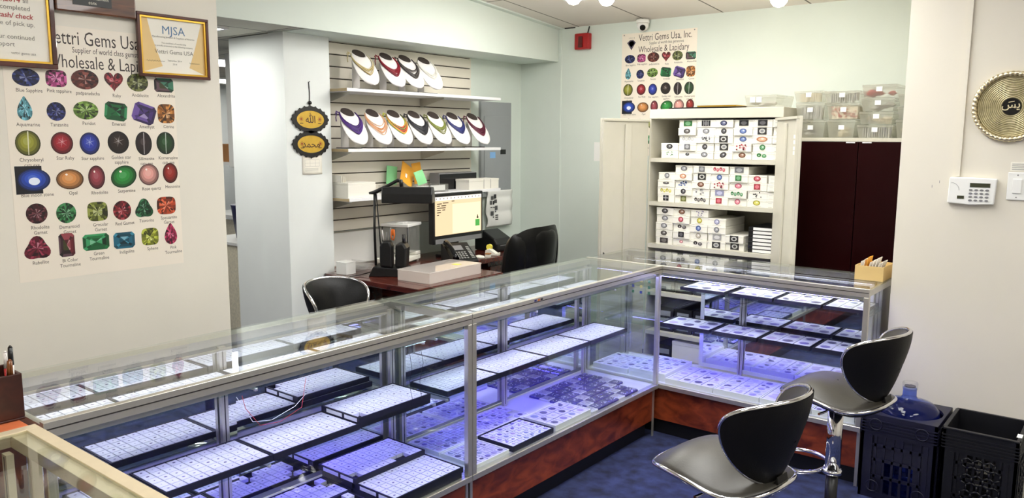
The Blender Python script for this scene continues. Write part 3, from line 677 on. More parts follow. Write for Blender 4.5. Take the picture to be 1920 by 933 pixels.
def poster(label, loc, rotz, diamond, W=.626, H=.925):
    t = thing('gem_poster', label, 'poster', loc, rotz)
    m = MB(); m.box((0, -.0008, 0), (W, -.0002, H)); m.build('sheet', 'poster_paper', t)
    m = MB()
    for (n, x, z, w, h, k, c) in GEMS:
        gem_picture(m, x, z, w, h, k, c)
        for i, part in enumerate(n.split('|')): m.text(part, x+.008, z-h/2-.020-i*.019, .0185, y=-.0011, col=INK, sx=.86)
    m.build('printed_gems', 'print', t, recalc=False)
    m = MB()
    fit_text(m, 'Vettri Gems Usa, Inc.', .145, .585, .862, .072)
    fit_text(m, 'Supplier of world class gemstones', .235, .52, .833, .030)
    fit_text(m, 'Wholesale & Lapidary', .145, .565, .777, .068)
    if diamond:
        for pts, c in (([(.045, .855), (.070, .875), (.098, .875), (.120, .855), (.083, .80)], (70, 62, 84)), ([(.056, .853), (.074, .867), (.094, .867), (.109, .853), (.083, .818)], (210, 206, 214)), ([(.066, .853), (.083, .864), (.098, .853), (.083, .826)], (120, 116, 130))):
            m.poly([(a, -.0011-.0002*(c[0] % 5), b) for a, b in pts], 0, c)
        for a in (.06, .072, .083, .094, .106): m.poly([(a-.001, -.0011, .884), (a+.001, -.0011, .884), (a+.0015, -.0011, .895), (a-.0005, -.0011, .895)], 0, (90, 90, 90))
    m.build('printed_title', 'print', t, recalc=False)
    for x, z in ((.02, H-.012), (W-.02, H-.012)):
        m = MB(); m.cyl((x, -.006, z), (x, -.0009, z), .005, .003, 10); m.build('push_pin', 'grey_plastic', t)
    return t
poster('large gem chart poster partly behind two framed papers on cream wall', (-3.15, 1.098, 1.122), PI/2, True)
poster('gem chart poster on the mint wall above the steel cabinet', (-3.262, YB, 1.520), 0, True)

# framed papers on the cream wall
def framed(name, label, cat, loc, w, h, fw, depth=.018, gold=True):
    t = thing(name, label, cat, loc, PI/2)
    m = MB(); m.frame(0, w, 0, h, fw, -depth, -.002); m.build('frame', 'frame_wood', t, bevel=.002)
    if gold: m = MB(); m.frame(fw, w-fw, fw, h-fw, .007, -depth+.004, -.002); m.build('gilt_edge', 'gold', t)
    return t
xw = -3.142
t = framed('framed_notice', 'dark wood framed customer notice with red lettering on the cream wall', 'framed notice', (xw, .82, 1.888), .452, .34, .017)
m = MB(); m.box((.024, -.006, .024), (.428, -.003, .316)); m.build('paper', 'paper', t)
m = MB(); RED = (170, 60, 62); GR = (120, 116, 108)
for s, x, z, sz, c, b in (('Attention Customers!', .352, .262, .024, RED, .02), ('September 20,2014', .345, .222, .024, RED, .02), ('all', .372, .222, .022, GR, 0), ('Orders must be completed', .376, .196, .0225, GR, 0), ('credit card/ cash/ check', .382, .168, .024, RED, .02), ('at the time of pick up.', .388, .142, .0225, GR, 0), ('Thank you for your continued', .384, .096, .022, GR, 0), ('support', .318, .070, .022, GR, 0), ('vettri gems usa', .384, .044, .013, GR, 0)):
    m.text(s, x, z, sz, y=-.0068, col=c, align='RIGHT', bold=b, shear=.15 if c == RED else 0)
m.build('lettering', 'print', t, recalc=False)
t = thing('award_plaque', 'brown wooden award plaque cut by the picture top, above gem chart', 'plaque', (xw, 1.276, 2.098), PI/2)
m = MB(); m.box((0, -.0195, 0), (.294, -.0012, .36)); m.build('board', 'walnut_plaque', t, bevel=.006)
m = MB(); m.box((.060, -.0215, .028), (.200, -.0197, .078)); m.build('name_plate', 'black_plastic', t)
m = MB(); m.text('Plage Tournament', .130, .052, .016, y=-.0222, col=(225, 220, 205)); m.text('05/06', .130, .034, .013, y=-.0222, col=(225, 220, 205)); m.build('lettering', 'print', t, recalc=False)
m = MB(); m.frame(.03, .265, .085, .33, .012, -.024, -.0197); m.build('photo_frame', 'frame_wood', t)
m = MB(); m.box((.042, -.0225, .097), (.253, -.0197, .318)); m.build('photo', 'paper', t)
t = framed('framed_certificate', 'dark wood framed membership certificate at the corner of the cream wall', 'certificate', (xw, 1.572, 1.884), .302, .248, .012)
m = MB(); m.box((.019, -.006, .019), (.283, -.003, .229)); m.build('paper', 'paper', t)
m = MB(); TAN = (226, 194, 132)
m.poly([(.019, -.0062, .229), (.045, -.0062, .229), (.06, -.0062, .16), (.10, -.0062, .045), (.019, -.0062, .019)], 0, TAN); m.poly([(.283, -.0062, .229), (.275, -.0062, .229), (.245, -.0062, .13), (.215, -.0062, .045), (.283, -.0062, .019)], 0, TAN)
m.build('border_print', 'print', t, recalc=False); m = MB()
m.text('MJSA', .152, .172, .046, y=-.0068, col=(84, 122, 158))
for s, z, sz in (('Manufacturing Jewelers & Suppliers of America', .157, .0095), ('This certificate of membership', .134, .0085), ('is proudly presented to the following company', .123, .0085), ('Vettri Gems USA', .095, .023), ('September 2014', .066, .009), ('2014', .052, .009)): m.text(s, .152, z, sz, y=-.0068, col=(110, 108, 96))
m.cur = (90, 84, 70)
for x0, L_ in ((.035, .075), (.215, .045)): m.tube([(x0+L_*i/24, -.0066, .064+.004*math.sin(i*1.9)*(1-i/40)) for i in range(25)], .0005, 4)
m.cur = None
m.build('lettering', 'print', t, recalc=False)

# ------------------------------------------------------------------ oval plaques and note on the pillar
PXW = -4.1
def oval_plaque(label, z, word, first):
    t = thing('oval_plaque', label, 'plaque', (PXW, 3.117, z), PI/2, 'oval calligraphy plaques on the pillar')
    a, b = .112, .060
    m = MB(); R1 = []; R2 = []; n = 96
    for i in range(n):
        th = 2*PI*i/n; k = 1 + .03*math.cos(20*th) + .06*abs(math.cos(2*th))**6
        R1.append((a*1.16*k*math.cos(th), (b+.018)*k*math.sin(th))); R2.append((a*.93*math.cos(th), b*.90*math.sin(th)))
    F = [[m.v((p[0], y, p[1])) for p in R] for R in (R1, R2) for y in (-.012, -.002)]
    for i in range(n):
        j = (i+1) % n
        m.face([F[0][i], F[0][j], F[2][j], F[2][i]]); m.face([F[1][i], F[1][j], F[3][j], F[3][i]]); m.face([F[0][i], F[0][j], F[1][j], F[1][i]]); m.face([F[2][i], F[2][j], F[3][j], F[3][i]])
    for i in range(20):
        th = 2*PI*i/20; kk = 1 + .06*abs(math.cos(2*th))**6; x, zz = a*1.17*kk*math.cos(th), (b+.019)*kk*math.sin(th); m.lathe([(.001, -.006), (.0048, -.003), (.0048, .003), (.001, .006)], 8, (x, -.007, zz))
    m.build('frame', 'black_plastic', t)
    m = MB(); pts = [(a*.93*math.cos(2*PI*i/40), b*.90*math.sin(2*PI*i/40)) for i in range(40)]; m.prism(pts, -.009, -.004, axis='y'); m.build('gold_plate', 'plaque_gold', t)
    m = MB(); DK_ = (70, 40, 20)
    m.text(word, 0, -.020, .060, y=-.0098, col=DK_, bold=.01)
    for sx_ in (-1, 1):
        for k in range(10):
            th = 2*PI*k/10; cx, cz = sx_*.070, .002
            m.poly([(cx+.009*math.cos(th-.2), -.0097, cz+.009*math.sin(th-.2)), (cx+.019*math.cos(th), -.0097, cz+.019*math.sin(th)), (cx+.009*math.cos(th+.2), -.0097, cz+.009*math.sin(th+.2))], 0, (120, 60, 30))
        m.poly([(sx_*.070+.007*math.cos(2*PI*k/12), -.0097, .002+.007*math.sin(2*PI*k/12)) for k in range(12)], 0, (150, 60, 30))
        m.poly([(sx_*.068-.014, -.0097, -.026), (sx_*.068+.014, -.0097, -.026), (sx_*.068+.010, -.0097, -.021), (sx_*.068-.010, -.0097, -.021)], 0, DK_)
    m.build('calligraphy', 'print', t, recalc=False)
    return t
t1 = oval_plaque('upper of two gold oval calligraphy plaques on the white pillar', 1.757, '\uFDF2', True)
m = MB(); m.tube([(0, -.004, .10), (.003, -.004, .16), (-.002, -.004, .228), (.006, -.004, .232)], .0025, 6); m.lathe([(.002, -.012), (.012, -.006), (.014, 0), (.010, .008), (.002, .013)], 12, (0, -.006, .102)); m.cyl((0, -.004, .076), (0, -.004, .092), .002, n=6)
m.build('hanging_cord', 'black_plastic', t1)
t2 = oval_plaque('lower of two gold oval calligraphy plaques, hanging over a paper note', 1.606, '\uFEAA\uFEE4\uFEA4\uFEE3', False)
m = MB(); m.cyl((0, -.004, .074), (0, -.004, .082), .003, n=6); m.build('link', 'black_plastic', t2)
t = thing('paper_note', 'white printed paper note hanging under the oval plaques on pillar', 'note', (PXW, 3.125, 1.418), PI/2)
m = MB(); m.grid(lambda a, b: (-.075+.15*a, -.002-.006*(1-b)**2*(1-abs(2*a-1)), .125*b), 8, 8); m.build('sheet', 'paper', t, solid=.0006)
m = MB()
for z in (.09, .07, .05): m.poly([(-.06, -.0095, z), (.05, -.0095, z), (.05, -.0095, z+.001), (-.06, -.0095, z+.001)], 0, (150, 150, 150))
for x in (-.06, -.022, .018, .05): m.poly([(x, -.0095, .05), (x+.001, -.0095, .05), (x+.001, -.0095, .09), (x, -.0095, .09)], 0, (150, 150, 150))
for z in (.036, .028, .02): m.poly([(-.06, -.0095, z), (.04, -.0095, z), (.04, -.0095, z+.0015), (-.06, -.0095, z+.0015)], 0, (150, 150, 150))
m.build('printing', 'print', t, recalc=False)

# ------------------------------------------------------------------ slatwall with shelves, necklace busts
SX = -4.25
t = thing('slatwall', 'cream slatwall panel with dark grooves behind the white shelves', 'slatwall', (SX, 3.30, 1.02), PI/2)
m = MB(); W_, z0_ = 1.475, 0
zs = [1.0+.0777*i for i in range(0, 17)]
for i in range(17):
    lo = .0 + .0777*i; m.box((0, -.018, lo+.004), (W_, -.0005, min(lo+.0735, 1.245)))
m.build('slats', 'slat_board', t)
m = MB(); m.box((.001, -.006, 0), (W_-.001, -.0004, 1.245)); m.build('groove_backing', 'slat_groove', t)
SHELF_Z = (1.955, 1.577, 1.262)
for i, z in enumerate(SHELF_Z):
    t = thing('wall_shelf', ('white slatwall shelf holding four necklace busts, topmost', 'white slatwall shelf holding seven necklace busts, the middle one', 'white slatwall shelf holding cartons and envelopes, the lowest')[i], 'shelf', (SX+.0185, 3.29, z), PI/2, 'white slatwall shelves')
    m = MB(); m.box((0, -.285, -.020), (1.51, -.001, 0)); m.build('board', 'shelf_white', t, bevel=.001)
    m = MB(); m.box((-.001, -.284, -.019), (-.0002, -.002, -.001)); m.build('end_edge', 'shelf_edge_wood', t)
    for x in (.06, .92):
        m = MB(); m.prism([(-.001, -.021), (-.24, -.021), (-.24, -.03), (-.02, -.085), (-.001, -.085)], x, x+.004, axis='x'); m.build('bracket', 'aluminium', t)
def bust_pt(a, v, off=0.0):
    """bib surface: a in -1..1 across, v 0 at the tilted neck rim .. 1 at the rounded tip (local: front is -y)"""
    arc = 1.75-.60*min(v/.5, 1); th = a*arc
    w = .042+.034*math.sin(min(v/.45, 1)*PI/2)
    if v > .45: w *= math.sqrt(max(0, 1-((v-.45)/.55)**2.4))
    x = w*math.sin(th)/math.sin(min(arc, PI/2))
    y = -.034-.115*v**1.05 + .034*(1-math.cos(th))*(1-.3*v)
    z = .206-.024*math.cos(th)*(1-v)-.184*v
    n = Vector((math.sin(th), -math.cos(th), .40)).normalized()
    return Vector((x, y, z))*1.12 + n*off
def make_bust():
    t = thing('necklace_bust', '', 'necklace bust', (0, 0, 0))
    m = MB(); m.grid(lambda a, b: bust_pt(2*a-1, b*.995), 25, 22); m.build('bib', 'leatherette_white', t, solid=.005)
    m = MB(); n = 36; T_ = []; B_ = []
    for i in range(n):
        th = 2*PI*i/n; p = Vector((.0395*math.sin(th), -.031*math.cos(th), .2085-.0235*math.cos(th)))*1.12
        T_.append(m.v(p)); B_.append(m.v(p+Vector((0, .004, -.010))))
    m.face(T_); m.face(B_[::-1])
    for i in range(n): m.face([B_[i], B_[(i+1) % n], T_[(i+1) % n], T_[i]])
    m.build('neck_cap', 'bust_cap', t)
    m = MB(); m.box((-.028, .032, .006), (.028, .038, .19)); m.build('back_strut', 'leatherette_white', t)
    m = MB(); m.box((-.055, -.085, 0), (.055, .055, .006)); m.build('base_plate', 'black_plastic', t, bevel=.002)
    return t
def necklace(label, bust_loc, cols, n=7, dip=.30, spread=.28, r=.0024, seed=0, tails=True, ry=PI/2):
    rng = random.Random(seed); t = thing('bead_necklace', label, 'necklace', bust_loc, ry, 'bead necklaces on the busts')
    for ci, c in enumerate(cols):
        m = MB(); m.cur = c
        for k in range(max(1, n//len(cols))):
            d = dip + spread*rng.random(); j = rng.uniform(-.02, .02); q0 = .02+.07*rng.random(); aw = 1-.14*rng.random(); P = []
            for i in range(31):
                s = -1+2*i/30
                v = q0 + d*(1-abs(s)**1.6) + j*(1-abs(s)); a = s*(.97-.16*(1-s*s))*(aw+(1-aw)*s*s)
                P.append(bust_pt(a, max(.02, v), .0044+r+.0013*(k % 3)))
            m.tube(P, r, 6)
        if tails and ci == 0:
            p = bust_pt(-1, .05, .009)
            m.tube([p, p+Vector((-.012, .008, .004)), p+Vector((-.022, .006, -.03)), p+Vector((-.020, .004, -.055))], r, 6); m.tube([p, p+Vector((-.02, .004, .01)), p+Vector((-.028, .004, -.005)), p+Vector((-.012, .006, -.002))], r, 6)
        m.build('strand', 'print', t)
    return t
proto = make_bust(); first = True
BUSTS = [(0, 3.50, 'pale gold', [(196, 180, 130), (170, 150, 90), (210, 200, 170)]), (0, 3.735, 'crimson', [(140, 14, 36), (110, 8, 28)]), (0, 3.91, 'black and grey', [(40, 36, 36), (110, 104, 100), (30, 28, 30)]), (0, 4.095, 'pearl white', [(232, 230, 222), (218, 216, 208)]),
         (1, 3.395, 'deep purple', [(76, 40, 124), (58, 28, 98)]), (1, 3.605, 'peach', [(226, 176, 136), (206, 150, 110)]), (1, 3.795, 'yellow green and red', [(200, 206, 70), (220, 90, 60), (60, 70, 50)]), (1, 3.99, 'charcoal', [(46, 46, 54), (34, 34, 40)]), (1, 4.185, 'olive green', [(140, 150, 70), (110, 116, 50)]), (1, 4.385, 'navy blue', [(50, 56, 120), (34, 38, 90)]), (1, 4.61, 'maroon', [(100, 22, 50), (76, 14, 38)])]
for i, (s, y, nm, cols) in enumerate(BUSTS):
    loc = (-4.075, y, SHELF_Z[s]+.0005); ry = PI/2-.10
    lab = 'white necklace bust wearing %s strands on the %s wall shelf' % (nm, ('top', 'middle')[s])
    if first: place(proto, loc, ry); tag(proto, lab, 'necklace bust', 'necklace busts on the wall shelves'); first = False
    else: copy_tree(proto, loc, ry, lab, 'necklace busts on the wall shelves')
    necklace('%s bead necklace of many strands draped on a white bust' % nm, loc, cols, n=10 if nm in ('peach', 'olive green', 'pearl white', 'pale gold') else 20, seed=i, tails=nm not in ('peach', 'pearl white'), r=.0024 if nm in ('peach', 'pearl white', 'olive green') else .0031, ry=ry)
# ------------------------------------------------------------------ electric panel, product chart, things on the lowest wall shelf
t = thing('electric_panel', 'grey metal electric panel on the wall beside the slatwall', 'electric panel', (SX, 4.886, 1.17), PI/2)
m = MB(); m.box((0, -.03, 0), (.385, -.001, .77)); m.build('box', 'panel_grey', t, bevel=.003)
m = MB(); m.box((.035, -.036, .03), (.35, -.0303, .655)); m.build('door', 'panel_grey', t, bevel=.002)
m = MB(); m.box((.10, -.0372, .315), (.17, -.0362, .365)); m.cur = None; m.build('blue_sticker', 'sticker_blue', t)['label'] = 'pale blue warning sticker'
m = MB(); m.box((.235, -.0372, .345), (.305, -.0362, .385)); m.build('black_sticker', 'black_plastic', t)
t = thing('paper_chart', 'white creased paper chart of small dark pictures beside the monitor', 'chart', (SX, 4.935, .92), PI/2)
m = MB(); m.grid(lambda a, b: (.335*a+.012*math.sin(b*9)*(1-a), -.0385-.010*abs(math.sin(b*PI*2.5)), .30*b), 10, 24); m.build('sheet', 'white_card', t, solid=.0008)
m = MB(); rng = random.Random(5)
for x, z, w, h in ((.05, .225, .030, .030), (.085, .235, .030, .034), (.035, .185, .026, .032), (.07, .185, .02, .03), (.09, .195, .034, .03), (.10, .14, .032, .034), (.045, .095, .038, .036), (.10, .12, .014, .01), (.105, .09, .036, .009), (.105, .073, .036, .009), (.105, .056, .036, .009), (.042, .16, .024, .006), (.075, .16, .024, .006), (.075, .075, .012, .012)):
    m.box((x, -.0515, z), (x+w, -.0505, z+h), col=rng.choice(((50, 50, 52), (30, 30, 32), (84, 84, 84))))
m.build('pictures', 'print', t)

LZ = SHELF_Z[2]+.0006
def shelf_item(name, label, cat, y, group=None, x=-4.23): return thing(name, label, cat, (x, y, LZ), PI/2, group)
t = shelf_item('document_carton', 'white open document carton at the pillar end of lowest shelf', 'carton', 3.30)
m = MB(); m.box((0, -.26, 0), (.235, -.02, .085)); m.build('body', 'carton_white', t, bevel=.002)
m = MB(); m.box((.002, -.258, .0855), (.233, -.022, .098)); m.build('lid', 'carton_white', t, bevel=.002)
t = shelf_item('receipt_sheaf', 'white receipt sheaf clipped upright beside the document carton', 'paper', 3.292); t.location.z += .099
m = MB()
for i in range(4): m.box((.006+.012*i, -.20, 0), (.008+.012*i, -.06, .045-.004*i))
m.build('sheets', 'paper', t)
t = shelf_item('clear_file_bin', 'clear plastic bin of white cards and envelopes on lowest shelf', 'bin', 3.77)
m = MB(); m.box((0, -.26, 0), (.46, -.02, .004)); m.box((0, -.26, .004), (.003, -.02, .055)); m.box((.457, -.26, .004), (.46, -.02, .055)); m.box((.003, -.26, .004), (.457, -.257, .055)); m.box((.003, -.023, .004), (.457, -.02, .055)); m.build('body', 'clear_plastic', t)
for i, (x, w) in enumerate(((.02, .10), (.14, .12), (.28, .15))):
    m = MB(); m.box((x, -.2565, .012), (x+w, -.2545, .05)); m.build('card', 'white_card', t)
def envelope(label, y, x, z, w, h, tilt, lean, matn, grp):
    t = thing('padded_envelope', label, 'envelope', (x, y, z), 0, grp); t.rotation_euler = (lean, tilt, PI/2)
    m = MB(); m.grid(lambda a, b: (w*(a-.5), -.010*math.sin(a*PI)*math.sin(b*PI)-.001, h*b), 12, 12); m.grid(lambda a, b: (w*(a-.5), .010*math.sin(a*PI)*math.sin(b*PI)+.001, h*b), 12, 12); m.build('pouch', matn, t)
    return t
e = envelope('orange padded envelope tilted at the front of the clear bin', 3.93, -4.10, LZ+.062, .13, .16, .55, -.35, 'envelope_orange', 'padded envelopes in the clear bin')
m = MB(); m.box((-.03, -.0125, .04), (-.01, -.0115, .07)); m.build('address_label', 'white_card', e)
envelope('orange padded envelope standing behind, next to the dark box', 4.12, -4.16, LZ+.057, .09, .15, -.12, -.1, 'envelope_orange', 'padded envelopes in the clear bin')
envelope('pale green padded envelope leaning out over front of the bin', 4.05, -4.05, LZ+.057, .09, .10, -.22, -.3, 'envelope_green', 'padded envelopes in the clear bin')
envelope('pale green padded envelope standing at the back near the carton', 3.875, -4.19, LZ+.057, .10, .13, .12, -.05, 'envelope_green', 'padded envelopes in the clear bin')
t = shelf_item('dark_box', 'dark grey glossy box standing behind a white carton on lowest shelf', 'box', 4.27)
m = MB(); m.box((0, -.13, 0), (.42, -.03, .125)); m.build('body', 'grey_plastic', t, bevel=.003); m = MB(); m.box((.003, -.1315, .004), (.417, -.1303, .118)); m.build('front_panel', 'black_gloss', t)
t = shelf_item('white_carton', 'white flat carton with lid at the electric panel end of shelf', 'carton', 4.44)
m = MB(); m.box((0, -.275, 0), (.345, -.14, .062)); m.build('body', 'carton_white', t, bevel=.001)
m = MB(); m.box((-.002, -.277, .0625), (.347, -.138, .078)); m.build('lid', 'carton_white', t, bevel=.001)
m = MB()
for x in (.165, .245): m.box((x, -.2785, .004), (x+.0025, -.2772, .074))
m.build('edge_tape', 'grey_plastic', t)

# ------------------------------------------------------------------ desk and what stands on it
DZ = .78
t = thing('office_desk', 'dark mahogany L-shaped office desk behind the display cases', 'desk', (-4.0, 3.9, 0))
def W(o, lo, hi, mi=0): o.box([lo[i]-(-4.0, 3.9, 0)[i] for i in range(3)], [hi[i]-(-4.0, 3.9, 0)[i] for i in range(3)], mi)
m = MB(); W(m, (-4.245, 3.29, DZ-.035), (-3.24, 3.97, DZ)); W(m, (-4.095, 3.19, DZ-.035), (-3.24, 3.2899, DZ)); m.build('desk_top', 'mahogany', t, bevel=.004)
m = MB(); W(m, (-4.245, 3.972, DZ-.035), (-3.70, 5.0, DZ)); m.build('return_top', 'mahogany', t, bevel=.004)
for lo, hi in (((-3.30, 3.24, 0), (-3.27, 3.93, DZ-.0355)), ((-4.09, 3.30, 0), (-4.06, 3.93, DZ-.0355)), ((-4.2, 4.93, 0), (-3.75, 4.96, DZ-.0355))):
    m = MB(); W(m, lo, hi); m.build('side_panel', 'mahogany', t)
m = MB(); W(m, (-4.0, 3.60, .25), (-3.31, 3.62, DZ-.0355)); m.build('modesty_panel', 'mahogany', t)
m = MB(); W(m, (-4.15, 4.45, 0), (-3.78, 4.9, DZ-.0355)); pd = m.build('pedestal', 'mahogany', t)
for k in range(3):
    m = MB(); W(m, (-3.7795, 4.46, .06+.22*k), (-3.765, 4.89, .26+.22*k)); m.build('drawer', 'mahogany', pd, bevel=.003)
DT = DZ+.0006
# task lamp with an organiser base
t = thing('task_lamp', 'black bar head task lamp with pen organiser base on the desk', 'desk lamp', (-3.72, 3.43, DT), .62)
m = MB(); m.prism([(-.13, 0), (.13, 0), (.11, .05), (-.10, .062)], -.085, .085, axis='y'); m.build('base', 'black_plastic', t, bevel=.004)
m = MB(); m.tube([(-.10, .0, .06), (-.105, 0, .30), (-.10, 0, .515)], .008, 10); m.build('pole', 'black_plastic', t)
m = MB(); m.tube([(-.06, .0, .06), (-.075, 0, .30), (-.09, 0, .515)], .004, 8); m.build('tension_rod', 'black_plastic', t)
m = MB(); m.tube([(-.135, 0, .52), (-.10, 0, .525), (-.02, 0, .565), (.05, 0, .604), (.07, 0, .60)], [.007, .014, .011, .010, .009], 10); m.cyl((.072, 0, .563), (.068, 0, .606), .012, n=12); m.build('arm', 'black_plastic', t)
m = MB(); m.prism([(-.06, .462), (.07, .462), (.07, .486), (.02, .562), (-.045, .562), (-.06, .52)], -.045, .275, axis='x'); m.build('lamp_head', 'black_plastic', t, bevel=.006)
m = MB(); m.prism([(-.06, .063), (.02, .055), (.02, .19), (.005, .225), (-.045, .225), (-.06, .19)], -.075, .0, axis='y'); m.build('organiser', 'black_plastic', t, bevel=.012)
m = MB(); m.prism([(.035, .056), (.105, .052), (.112, .18), (.09, .215), (.04, .205)], -.07, .05, axis='y'); m.build('organiser', 'black_plastic', t, bevel=.012)
m = MB(); m.cyl((.085, -.01, .20), (.082, -.01, .262), .011, n=10); m.build('knob', 'black_plastic', t)
m = MB(); m.tube([(-.13, -.03, .02), (-.19, -.06, .006), (-.24, -.12, .006), (-.25, -.20, .003)], .0035, 6); m.build('power_cord', 'black_plastic', t)
R_ = Matrix.Rotation(.62, 4, 'Z'); LB = Vector((-3.72, 3.43, DT))
for i, (x, y, h, mt, lab) in enumerate(((-.045, -.02, .30, 'pen_white', 'white pen standing in the lamp organiser beside the pole'), (-.02, -.03, .285, 'grey_plastic', 'grey tweezers standing in the lamp organiser'), (.0, -.04, .315, 'grey_plastic', 'slim grey pen standing near the orange scissors'), (.015, -.02, .32, 'orange_plastic', 'orange handled scissors standing in the lamp organiser'))):
    p = thing('scissors' if 'scissors' in lab else ('tweezers' if 'tweezers' in lab else 'pen'), lab, 'scissors' if 'scissors' in lab else ('tweezers' if 'tweezers' in lab else 'pen'), LB + R_ @ Vector((x, y, .226)), .62)
    m = MB()
    if mt == 'orange_plastic':
        for s in (-1, 1): m.tube([(s*.004, 0, 0), (s*.012, 0, .03), (s*.010, 0, .065), (s*.002, 0, .07), (s*.002, 0, .03)], .0045, 8)
    else: m.cyl((0, 0, 0), (.006*(i-1), 0, h-.235), .0045, .003, 8)
    m.build('handle', mt, p)
# jewellery balance
t = thing('jewellery_balance', 'white jewellery balance with glass draught shield on the desk', 'balance', (-4.06, 3.80, DT), .35)
m = MB(); m.box((-.10, -.14, .012), (.10, .17, .045)); m.box((-.10, .10, .0455), (.10, .17, .07)); m.build('body', 'ivory_plastic', t, bevel=.006)
for x, y in ((-.08, -.12), (.08, -.12), (-.08, .15), (.08, .15)): m = MB(); m.cyl((x, y, 0), (x, y, .0118), .012, n=12); m.build('foot', 'ivory_plastic', t)
m = MB()
for lo, hi in (((-.095, -.03, .0705), (.095, -.027, .255)), ((-.095, .163, .0705), (.095, .166, .255)), ((-.095, -.027, .0705), (-.092, .163, .255)), ((.092, -.027, .0705), (.095, .163, .255))): m.box(lo, hi)
m.build('draught_shield', 'clear_plastic', t)
m = MB(); m.box((-.105, -.04, .2555), (.105, .176, .275)); m.box((-.02, .02, .2752), (.04, .10, .281)); m.build('lid', 'device_white', t, bevel=.003)
for x, y in ((-.097, -.032), (.097, -.032)): m = MB(); m.cyl((x, y, .0705), (x, y, .255), .004, n=8); m.build('corner_rod', 'black_plastic', t)
m = MB(); m.lathe([(.005, .0455), (.005, .055), (.05, .058), (.052, .064)], 24, (0, .03, 0)); m.build('pan', 'chrome', t)
# clear organiser box, small white box, document folders
t = thing('organiser_box', 'large clear plastic organiser box lying on the desk corner', 'plastic box', (-3.42, 3.335, DT), .05)
m = MB(); m.box((-.135, 0, 0), (.125, .50, .003)); m.box((-.135, 0, .003), (-.132, .50, .062)); m.box((.122, 0, .003), (.125, .50, .062)); m.box((-.132, 0, .003), (.122, .003, .062)); m.box((-.132, .497, .003), (.122, .50, .062)); m.build('body', 'box_plastic', t)
m = MB(); m.box((-.138, -.003, .0625), (.128, .503, .070)); m.build('lid', 'box_plastic', t, bevel=.003)
for y in (.125, .25, .375): m = MB(); m.box((-.131, y, .0035), (.121, y+.002, .058)); m.build('divider', 'box_plastic', t)
m = MB(); m.box((.02, .33, .0705), (.07, .37, .0712)); m.build('yellow_sticker', 'yellow_plastic', t)
t = thing('small_carton', 'small white cube carton at the wall end of the desk', 'carton', (-3.97, 3.27, DT), .1)
m = MB(); m.box((-.05, -.04, 0), (.04, .045, .074)); m.build('body', 'white_card', t, bevel=.002); m = MB(); m.box((-.051, -.041, .0745), (.041, .046, .080)); m.build('lid', 'white_card', t, bevel=.001)
t = thing('document_folder', 'clear plastic document folders leaning beside the small carton', 'folder', (-4.09, 3.43, DT), .1)
m = MB()
for i in range(3): m.box((-.10+.01*i, -.06+.012*i, .001+.016*i), (.10+.01*i, .07, .003+.016*i)); m.box((-.10+.01*i, .066, .0035+.016*i), (.10+.01*i, .07, .0165+.016*i))
m.build('sleeve', 'clear_plastic', t)
t = thing('white_board', 'pale whiteboard panel leaning on wall behind the task lamp', 'board', (-4.247, 3.31, DT), PI/2)
m = MB(); m.box((0, -.012, 0), (.78, -.002, .232)); m.build('panel', 'device_white', t); m = MB(); m.frame(-.004, .784, .0, .236, .008, -.014, -.0125); m.build('rim', 'aluminium', t)
# monitor
t = thing('computer_monitor', 'black computer monitor showing a tan window on the desk', 'monitor', (-3.96, 4.28, DT), PI/2+.02)
m = MB(); m.box((-.275, -.045, .115), (.275, 0, .475)); m.build('housing', 'black_plastic', t, bevel=.006)
m = MB(); m.box((-.255, -.0462, .175), (.255, -.0452, .452)); s_ = m.build('screen', 'screen_tan', t)
def scr(name, x0, z0, x1, z1, mt, d=.0004): k = MB(); k.box((x0, -.0464-d, z0), (x1, -.0463, z1)); return k.build(name, mt, s_)
scr('toolbar', -.255, .425, .255, .452, 'screen_light'); scr('window', -.07, .18, .245, .395, 'screen_cream'); scr('green_notice', .185, .215, .235, .265, 'screen_green', .0008)
k = MB()
for i in range(13): k.box((-.245+.039*i, -.0472, .434), (-.238+.039*i, -.0469, .444))
for x, w, z in ((-.235, .05, .40), (-.175, .06, .404), (-.235, .03, .385), (-.19, .05, .385), (-.235, .09, .37), (-.235, .04, .355), (-.18, .03, .355), (-.235, .04, .338), (-.235, .02, .32), (-.08, .03, .413)): k.box((x, -.0472, z), (x+w, -.0469, z+.006))
k.build('screen_print', 'screen_dark', s_); k = MB(); k.box((.205, -.0475, .272), (.215, -.0472, .298)); k.box((.2, -.0475, .272), (.22, -.0472, .284)); k.build('lock_icon', 'screen_dark', s_)
m = MB(); m.box((-.255, -.050, .118), (.255, -.0455, .150)); m.build('speaker_bar', 'grey_plastic', t)
m = MB(); m.box((-.05, .002, .02), (.05, .022, .3)); m.build('neck', 'black_plastic', t); m = MB(); m.box((-.11, -.05, 0), (.11, .09, .019)); m.build('stand_base', 'black_plastic', t, bevel=.004)
